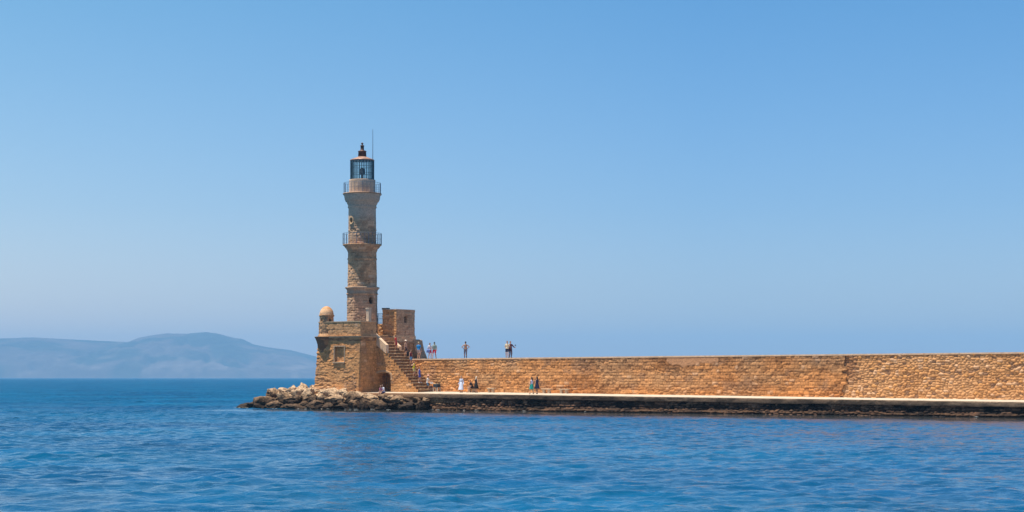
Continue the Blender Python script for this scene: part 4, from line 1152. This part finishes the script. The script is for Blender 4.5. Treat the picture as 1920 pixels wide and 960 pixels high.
    e = MB(); ellip(e, head + Vector((0, .088, -.055)), (.024, .01, .008), 8, 6); fin(e, "mouth", smat("lips", (0.35, 0.12, 0.10), 0.5))
    # hair
    if hair:
        e = MB(); ellip(e, head + Vector((0, -.018, .022)), (.086, .094, .110)); 
        if hair_long: limb(e, [(head + Vector((0, -.06, .0)), .075), (head + Vector((0, -.085, -.16)), .06), (head + Vector((0, -.10 - ly(.0), -.30)), .035)])
        fin(e, "hair", smat("hair_%d" % int(sum(hair) * 1000), hair, 0.6), 0.014)
    if hat:
        e = MB(); e.lathe(head + Vector((0, 0, .045)), [(.155, 0), (.155, .012), (.096, .02), (.092, .075), (.06, .105), (.01, .112)], 20); fin(e, "hat", smat("hat_%d" % int(sum(hat) * 1000), hat))
    if shoes:
        for i in (0, 1):
            e = MB(); limb(e, [(an[i] - Vector((0, .045, .035)), .038), (an[i] + Vector((0, .14, -.042)), .032)]); fin(e, "shoe", smat("shoe_%d" % int(sum(shoes) * 1000), shoes, 0.6), 0.014)
    cn = lambda c: "cloth_%02d_%02d_%02d" % tuple(int(v * 99) for v in c)
    if top or dress:
        c = top or dress; e = MB()
        stack(e, torso(1.10, hip - (0.02 if not dress else .0), hip + .51))
        for i in (0, 1):
            if top_len == 'none': continue
            q = sh[i].lerp(el[i], 0.65 if top_len == 'short' else 1.0); ch = [(sh[i], .064), (q, .056)]
            if top_len == 'long': ch.append((hd[i], .040))
            limb(e, ch)
        fin(e, "shirt" if top else "bodice", smat(cn(c), c), 0.015)
    if bottom and bottom_kind != 'skirt':
        e = MB(); stack(e, torso(1.10, hip - .11, hip + .07))
        for i in (0, 1):
            if bottom_kind == 'shorts': limb(e, [(hp[i], .100), (hp[i].lerp(kn[i], .62), .088)])
            else: limb(e, [(hp[i], .098), (kn[i], .070), (an[i] + Vector((0, 0, .03)), .052)])
        fin(e, "shorts" if bottom_kind == 'shorts' else "trousers", smat(cn(bottom), bottom), 0.015)
    if dress or bottom_kind == 'skirt':
        c = dress or bottom; e = MB(); zh = hem; w = .30 if dress else .25
        yk = (kn[0].y + kn[1].y) / 2
        stack(e, [(0, yk * .55, zh, w, w * .82), (0, yk * .5, zh + .02, w, w * .82), (0, yk * .3, (zh + hip) / 2, (w + .18) / 2, .17), (0, 0, hip, .182, .135), (0, ly(hip + .13), hip + .13, .138, .104)], 28)
        fin(e, "skirt", smat(cn(c), c))
    return root, hd

def rz_dir(dx, dy): return math.atan2(-dx, dy)
CAMW = math.pi                    # looking at the viewer
RT = -math.pi / 2; LF = math.pi / 2
DOWN = rz_dir(U[0], U[1])         # down the stairs
def at_step(px, b): a = A(px, b); return W(a, b, step_z(a) + 0.0)
def at_top(px, b=0.45): a = A(px, b); return W(a, b, z_top(a) + 0.035)
def at_prom(px, b): a = A(px, b); return W(a, b, prom_z(a, b) + 0.005)
STAIRF = ((-0.10, 0.20, -0.20), (0.10, -0.05, 0.07))
person(at_step(742, -1.2), DOWN + 0.3, "person in red top and red shorts coming down the upper stairs", 1, 1.62, feet=STAIRF, top=(0.55, 0.03, 0.03), bottom=(0.50, 0.02, 0.03), fem=True, hair=(0.05, 0.03, 0.02))
person(at_step(760.5, -0.43), DOWN + 0.2, "bare-chested person in white sunhat and black shorts halfway down the stairs", 0, 1.72, feet=STAIRF, bottom=(0.04, 0.02, 0.025), hat=(0.75, 0.66, 0.55), hair=(0.10, 0.07, 0.05))
person(at_step(770, -0.82), DOWN - 0.1, "dark-haired person in dark red top and pale blue shorts on the stairs", 0, 1.64, feet=STAIRF, top=(0.20, 0.02, 0.03), top_len='none', bottom=(0.22, 0.42, 0.62), fem=True, hair_long=True, hands=((-0.30, 0.10, 0.72), (0.27, 0.05, 0.80)))
person(at_top(785, 0.5), math.radians(-30), "person in bright blue shirt and pale shorts at the corner of the guard tower", 0, 1.80, top=(0.02, 0.22, 0.55), bottom=(0.45, 0.38, 0.40), hair=(0.45, 0.33, 0.2), hands=((-0.24, 0.22, 1.05), (0.30, 0.05, 0.82)))
person(at_top(806, 0.45), math.radians(200), "person in white top and red shorts on the wall holding a blue bag", 0, 1.68, top=(0.72, 0.62, 0.64), bottom=(0.45, 0.04, 0.08), fem=True, feet=((-0.12, 0.05, 0.07), (0.12, -0.05, 0.07)), hands=((-0.12, 0.30, 1.05), (0.30, 0.05, 0.80)))
person(at_top(814.5, 0.55), math.radians(15), "person in grey vest, red shorts and grey backpack seen from behind on the wall", 1, 1.76, top=(0.30, 0.36, 0.36), bottom=(0.48, 0.03, 0.07), feet=((-0.18, 0.0, 0.07), (0.18, 0.0, 0.07)), hands=((-0.25, 0.20, 1.0), (0.27, 0.15, 0.90)))
person(at_top(873, 0.45), math.radians(10), "bare-backed person in grey-blue trousers with hands on hips, alone on the wall", 1, 1.76, bottom=(0.13, 0.14, 0.22), bottom_kind='trousers', hands=((-0.20, 0.03, 1.0), (0.20, 0.03, 1.0)), elbow=((-1, -0.2, 0), (1, -0.2, 0)), hair=(0.03, 0.02, 0.02))
person(at_top(951, 0.40), math.radians(170), "person in pale yellow top and black shorts hugging a companion on the wall", 0, 1.74, top=(0.75, 0.62, 0.42), bottom=(0.03, 0.03, 0.06), hands=((-0.24, 0.18, 1.22), (0.20, 0.22, 1.12)), hair=(0.06, 0.03, 0.03), fem=True)
SP, SH9 = person(at_top(957, 0.75), math.radians(200), "person in dark plum clothes behind the yellow top, reaching out a selfie stick", 0, 1.72, top=(0.09, 0.03, 0.05), top_len='long', bottom=(0.06, 0.03, 0.05), bottom_kind='trousers', hands=((-0.42, 0.25, 1.06), (0.25, 0.1, 1.0)), hair=(0.05, 0.025, 0.025))
person(at_step(776, -1.9), DOWN + 0.25, "person in bright yellow top and yellow shorts on the lower stairs", 0, 1.66, feet=STAIRF, top=(0.75, 0.62, 0.03), top_len='none', bottom=(0.78, 0.66, 0.25), fem=True, hands=((-0.42, 0.10, 0.95), (0.42, 0.12, 1.25)), hair=(0.10, 0.05, 0.03))
person(at_step(786, -1.8), DOWN + 0.1, "person in short royal blue playsuit stepping down the lowest stairs", 0, 1.68, feet=STAIRF, top=(0.08, 0.12, 0.50), top_len='none', bottom=(0.07, 0.10, 0.45), fem=True, hands=((-0.40, -0.05, 1.0), (0.32, 0.10, 0.85)), hair=(0.04, 0.02, 0.02), shoes=(0.75, 0.72, 0.70))
person(at_prom(801.5, -1.0), math.radians(-110), "person in white top and pinkish hat beside the tripod at the stair foot", 1, 1.74, lean=0.12, top=(0.78, 0.74, 0.70), bottom=(0.10, 0.18, 0.28), hat=(0.70, 0.35, 0.28), hands=((-0.15, 0.42, 1.02), (0.15, 0.42, 1.02)), feet=((-0.1, -0.05, 0.07), (0.1, 0.12, 0.07)))
person(at_prom(865, -2.0), math.radians(150), "person in long loose white and pale blue robe standing by the wall", 0, 1.72, dress=(0.55, 0.60, 0.74), top_len='long', hem=0.28, hands=((-0.30, 0.05, 0.85), (0.30, 0.05, 0.85)), hair=(0.22, 0.14, 0.08), fem=True)
person(at_prom(886.2, -1.3), LF + 0.5, "person in black top bending forward on a stone bench, bare legs stretched out", 0, 1.68, hip=0.53, lean=0.45, feet=((-0.10, 0.62, 0.07), (0.12, 0.52, 0.07)), hands=((-0.12, 0.50, 0.62), (0.12, 0.52, 0.62)), top=(0.03, 0.02, 0.025), bottom=(0.05, 0.03, 0.03), hair=(0.28, 0.07, 0.03))
person(at_prom(892.5, -1.7), math.radians(-35), "fair-haired person in black knee-length dress with white shawl bending over the bench", 0, 1.66, dress=(0.012, 0.010, 0.012), top_len='none', hem=0.42, lean=0.10, hair=(0.72, 0.60, 0.46), hair_long=True, fem=True, hands=((-0.15, 0.35, 0.95), (0.28, 0.10, 0.85)))
person(at_prom(997, -3.6), math.radians(40), "person in lilac-white top and turquoise skirt walking along the walkway", 0, 1.70, top=(0.62, 0.60, 0.78), top_len='none', bottom=(0.03, 0.42, 0.36), bottom_kind='skirt', hem=0.50, fem=True, hair=(0.05, 0.03, 0.02), hair_long=True, feet=((-0.1, 0.16, 0.07), (0.1, -0.18, 0.10)))
person(at_prom(1007, -3.2), math.radians(20), "person with long dark hair in navy dress, beside the turquoise skirt", 1, 1.74, dress=(0.030, 0.030, 0.075), top_len='none', hem=0.52, fem=True, hair=(0.02, 0.012, 0.012), hair_long=True, feet=((-0.1, -0.18, 0.10), (0.1, 0.20, 0.07)), hands=((-0.25, -0.10, 0.82), (0.33, 0.05, 0.85)))
def sit_edge(px, **k):
    a = A(px, QB + 0.22); return W(a, QB + 0.22, z_edge(a) - 0.50)
person(sit_edge(720.2), rz_dir(-V[0], -V[1]) - 0.4, "person in white and navy top sitting on the walkway edge in front of the archway", 0, 1.70, hip=0.60, lean=0.25, feet=((-0.12, 0.50, 0.12), (0.12, 0.44, 0.12)), hands=((-0.18, 0.42, 0.68), (0.20, 0.40, 0.68)), top=(0.70, 0.70, 0.78), bottom=(0.04, 0.05, 0.14), hair=(0.05, 0.04, 0.03))
person(sit_edge(715.6), rz_dir(-V[0], -V[1]) + 0.2, "person in mauve pink top sitting left of the white and navy top", 0, 1.62, hip=0.60, lean=0.35, feet=((-0.10, 0.48, 0.12), (0.12, 0.50, 0.12)), hands=((-0.16, 0.42, 0.66), (0.16, 0.42, 0.66)), top=(0.50, 0.20, 0.28), bottom=(0.12, 0.04, 0.07), hair=(0.09, 0.03, 0.03), fem=True)

# things people carry
def blob(name, loc, r, m, label, cat, strap=True, rz=0.0):
    root = empty(name, loc, rz); tag(root, label, cat)
    e = MB(); e.box(-r[0], r[0], -r[1], r[1], -r[2], r[2]); o = mesh_obj("pouch", e.v, e.f, m, root, True, world=False)
    b = o.modifiers.new("bevel", 'BEVEL'); b.width = min(r) * 0.7; b.segments = 3
    if strap:
        e = MB(); P_ = [(-r[0] * .6, 0, r[2] * .8), (-r[0] * .5, 0, r[2] * 1.7), (r[0] * .5, 0, r[2] * 1.7), (r[0] * .6, 0, r[2] * .8)]
        limb(e, [(p, .014) for p in P_]); mesh_obj("strap", e.v, e.f, m, root, True, world=False)
blob("shoulder_bag", at_step(765.8, -0.85) + Vector((0, -0.15, 0.85)), (.17, .10, .24), smat("bag_black", (0.015, 0.013, 0.018)), "black shoulder bag hanging beside the pale blue shorts on the stairs", "bag", True, 0.5)
blob("shoulder_bag", at_top(802.8, 0.3) + Vector((0, -0.1, 0.80)), (.18, .11, .17), smat("bag_blue", (0.16, 0.24, 0.55)), "blue-violet bag held by the person in white top on the wall", "bag", True, 0.3)
blob("backpack", at_top(814.5, 0.55) + Vector((0.03, -0.20, 1.22)), (.15, .09, .22), smat("pack_grey", (0.22, 0.30, 0.28)), "grey-green backpack worn over red shorts on the wall", "backpack", True, 0.25)
def selfie():
    p = at_top(959.8, 0.75) + Vector((0, 0, 1.10)); q = at_top(966.3, 0.75) + Vector((0, -0.1, 1.25))
    root = empty("selfie_stick", p); tag(root, "thin selfie stick with a dark phone held out over the wall against the sky", "selfie stick")
    e = MB(); e.tube(p, q, 0.009, 0.006, 6); e.build("stick", IRON, root)
    e = MB(); e.box(q.x - .05, q.x + .05, q.y - .012, q.y + .012, q.z - .04, q.z + .09); e.build("phone", smat("phone_dark", (0.01, 0.012, 0.03), 0.3), root, bevel=0.006)
selfie()

#@@FURNITURE
def bench(px0, px1, b, label, legs2=True):
    a0, a1 = A(px0, b), A(px1, b); z = prom_z((a0 + a1) / 2, b)
    root = empty("stone_bench", W((a0 + a1) / 2, b, z)); tag(root, label, "bench", "stone benches along the foot of the wall")
    ST = mat("bench_stone", (0.56, 0.40, 0.26), 0.85, 0.25, 5, 0.2)
    e = MB(); e.fbox(a0, a1, b, b + 0.42, z + 0.38, z + 0.48); e.build("seat", ST, root, bevel=0.015)
    w = a1 - a0
    for f in (0.10, 0.62):
        e = MB(); e.fbox(a0 + w * f, a0 + w * (f + 0.22), b + 0.06, b + 0.36, z, z + 0.38); e.build("leg", ST, root, bevel=0.015)
bench(876, 889.5, -1.3, "stone bench under the bending person in black")
bench(912.5, 926, -1.0, "stone bench standing free, to the right of the black dress")
bench(1014.5, 1032.5, -0.9, "stone bench just right of the navy dress")
bench(1047, 1065, -0.9, "stone bench farthest to the right along the wall")
def table():
    b = -0.9; a0, a1 = A(811, b), A(820.5, b); z = prom_z(a0, b)
    root = empty("folding_table", W((a0 + a1) / 2, b, z)); tag(root, "small table with dark cover and pale legs beside the stair foot", "table")
    e = MB(); e.fbox(a0, a1, b, b + 0.55, z + 0.80, z + 0.84); e.build("table_top", mat("table_top", (0.30, 0.30, 0.22), 0.8), root, bevel=0.01)
    e = MB(); e.fbox(a0 + 0.08, a1 - 0.03, b - 0.012, b + 0.57, z + 0.45, z + 0.795); e.build("cover", mat("table_cover", (0.035, 0.045, 0.06), 0.8), root, bevel=0.03)
    for (a, bb) in ((a0 + .07, b + .05), (a1 - .07, b + .05), (a0 + .07, b + .5), (a1 - .07, b + .5)):
        e = MB(); e.fbox(a - 0.06, a + 0.06, bb - 0.04, bb + 0.04, z, z + 0.45 if bb < b + 0.3 else z + 0.44); e.build("leg", mat("table_leg", (0.50, 0.40, 0.32), 0.8), root, bevel=0.01)
    p = at_prom(808.3, -1.7)
    root = empty("camera_tripod", p); tag(root, "dark tripod with a small white camera in front of the person in the pinkish hat", "tripod")
    top = p + Vector((0, 0, 0.86))
    for k in range(3):
        t = k * 2.094 + 0.4; e = MB(); e.tube(p + Vector((0.20 * math.cos(t), 0.20 * math.sin(t), 0)), top, 0.016, 0.016, 6); e.build("leg", IRON, root)
    e = MB(); e.box(top.x - .10, top.x + .12, top.y - .06, top.y + .06, top.z, top.z + .13); e.tube(top + Vector((.12, 0, .065)), top + Vector((.22, 0, .065)), .045, .05, 10)
    e.build("camera", mat("camera_white", (0.80, 0.76, 0.72), 0.4), root, bevel=0.01)
table()
#@@END
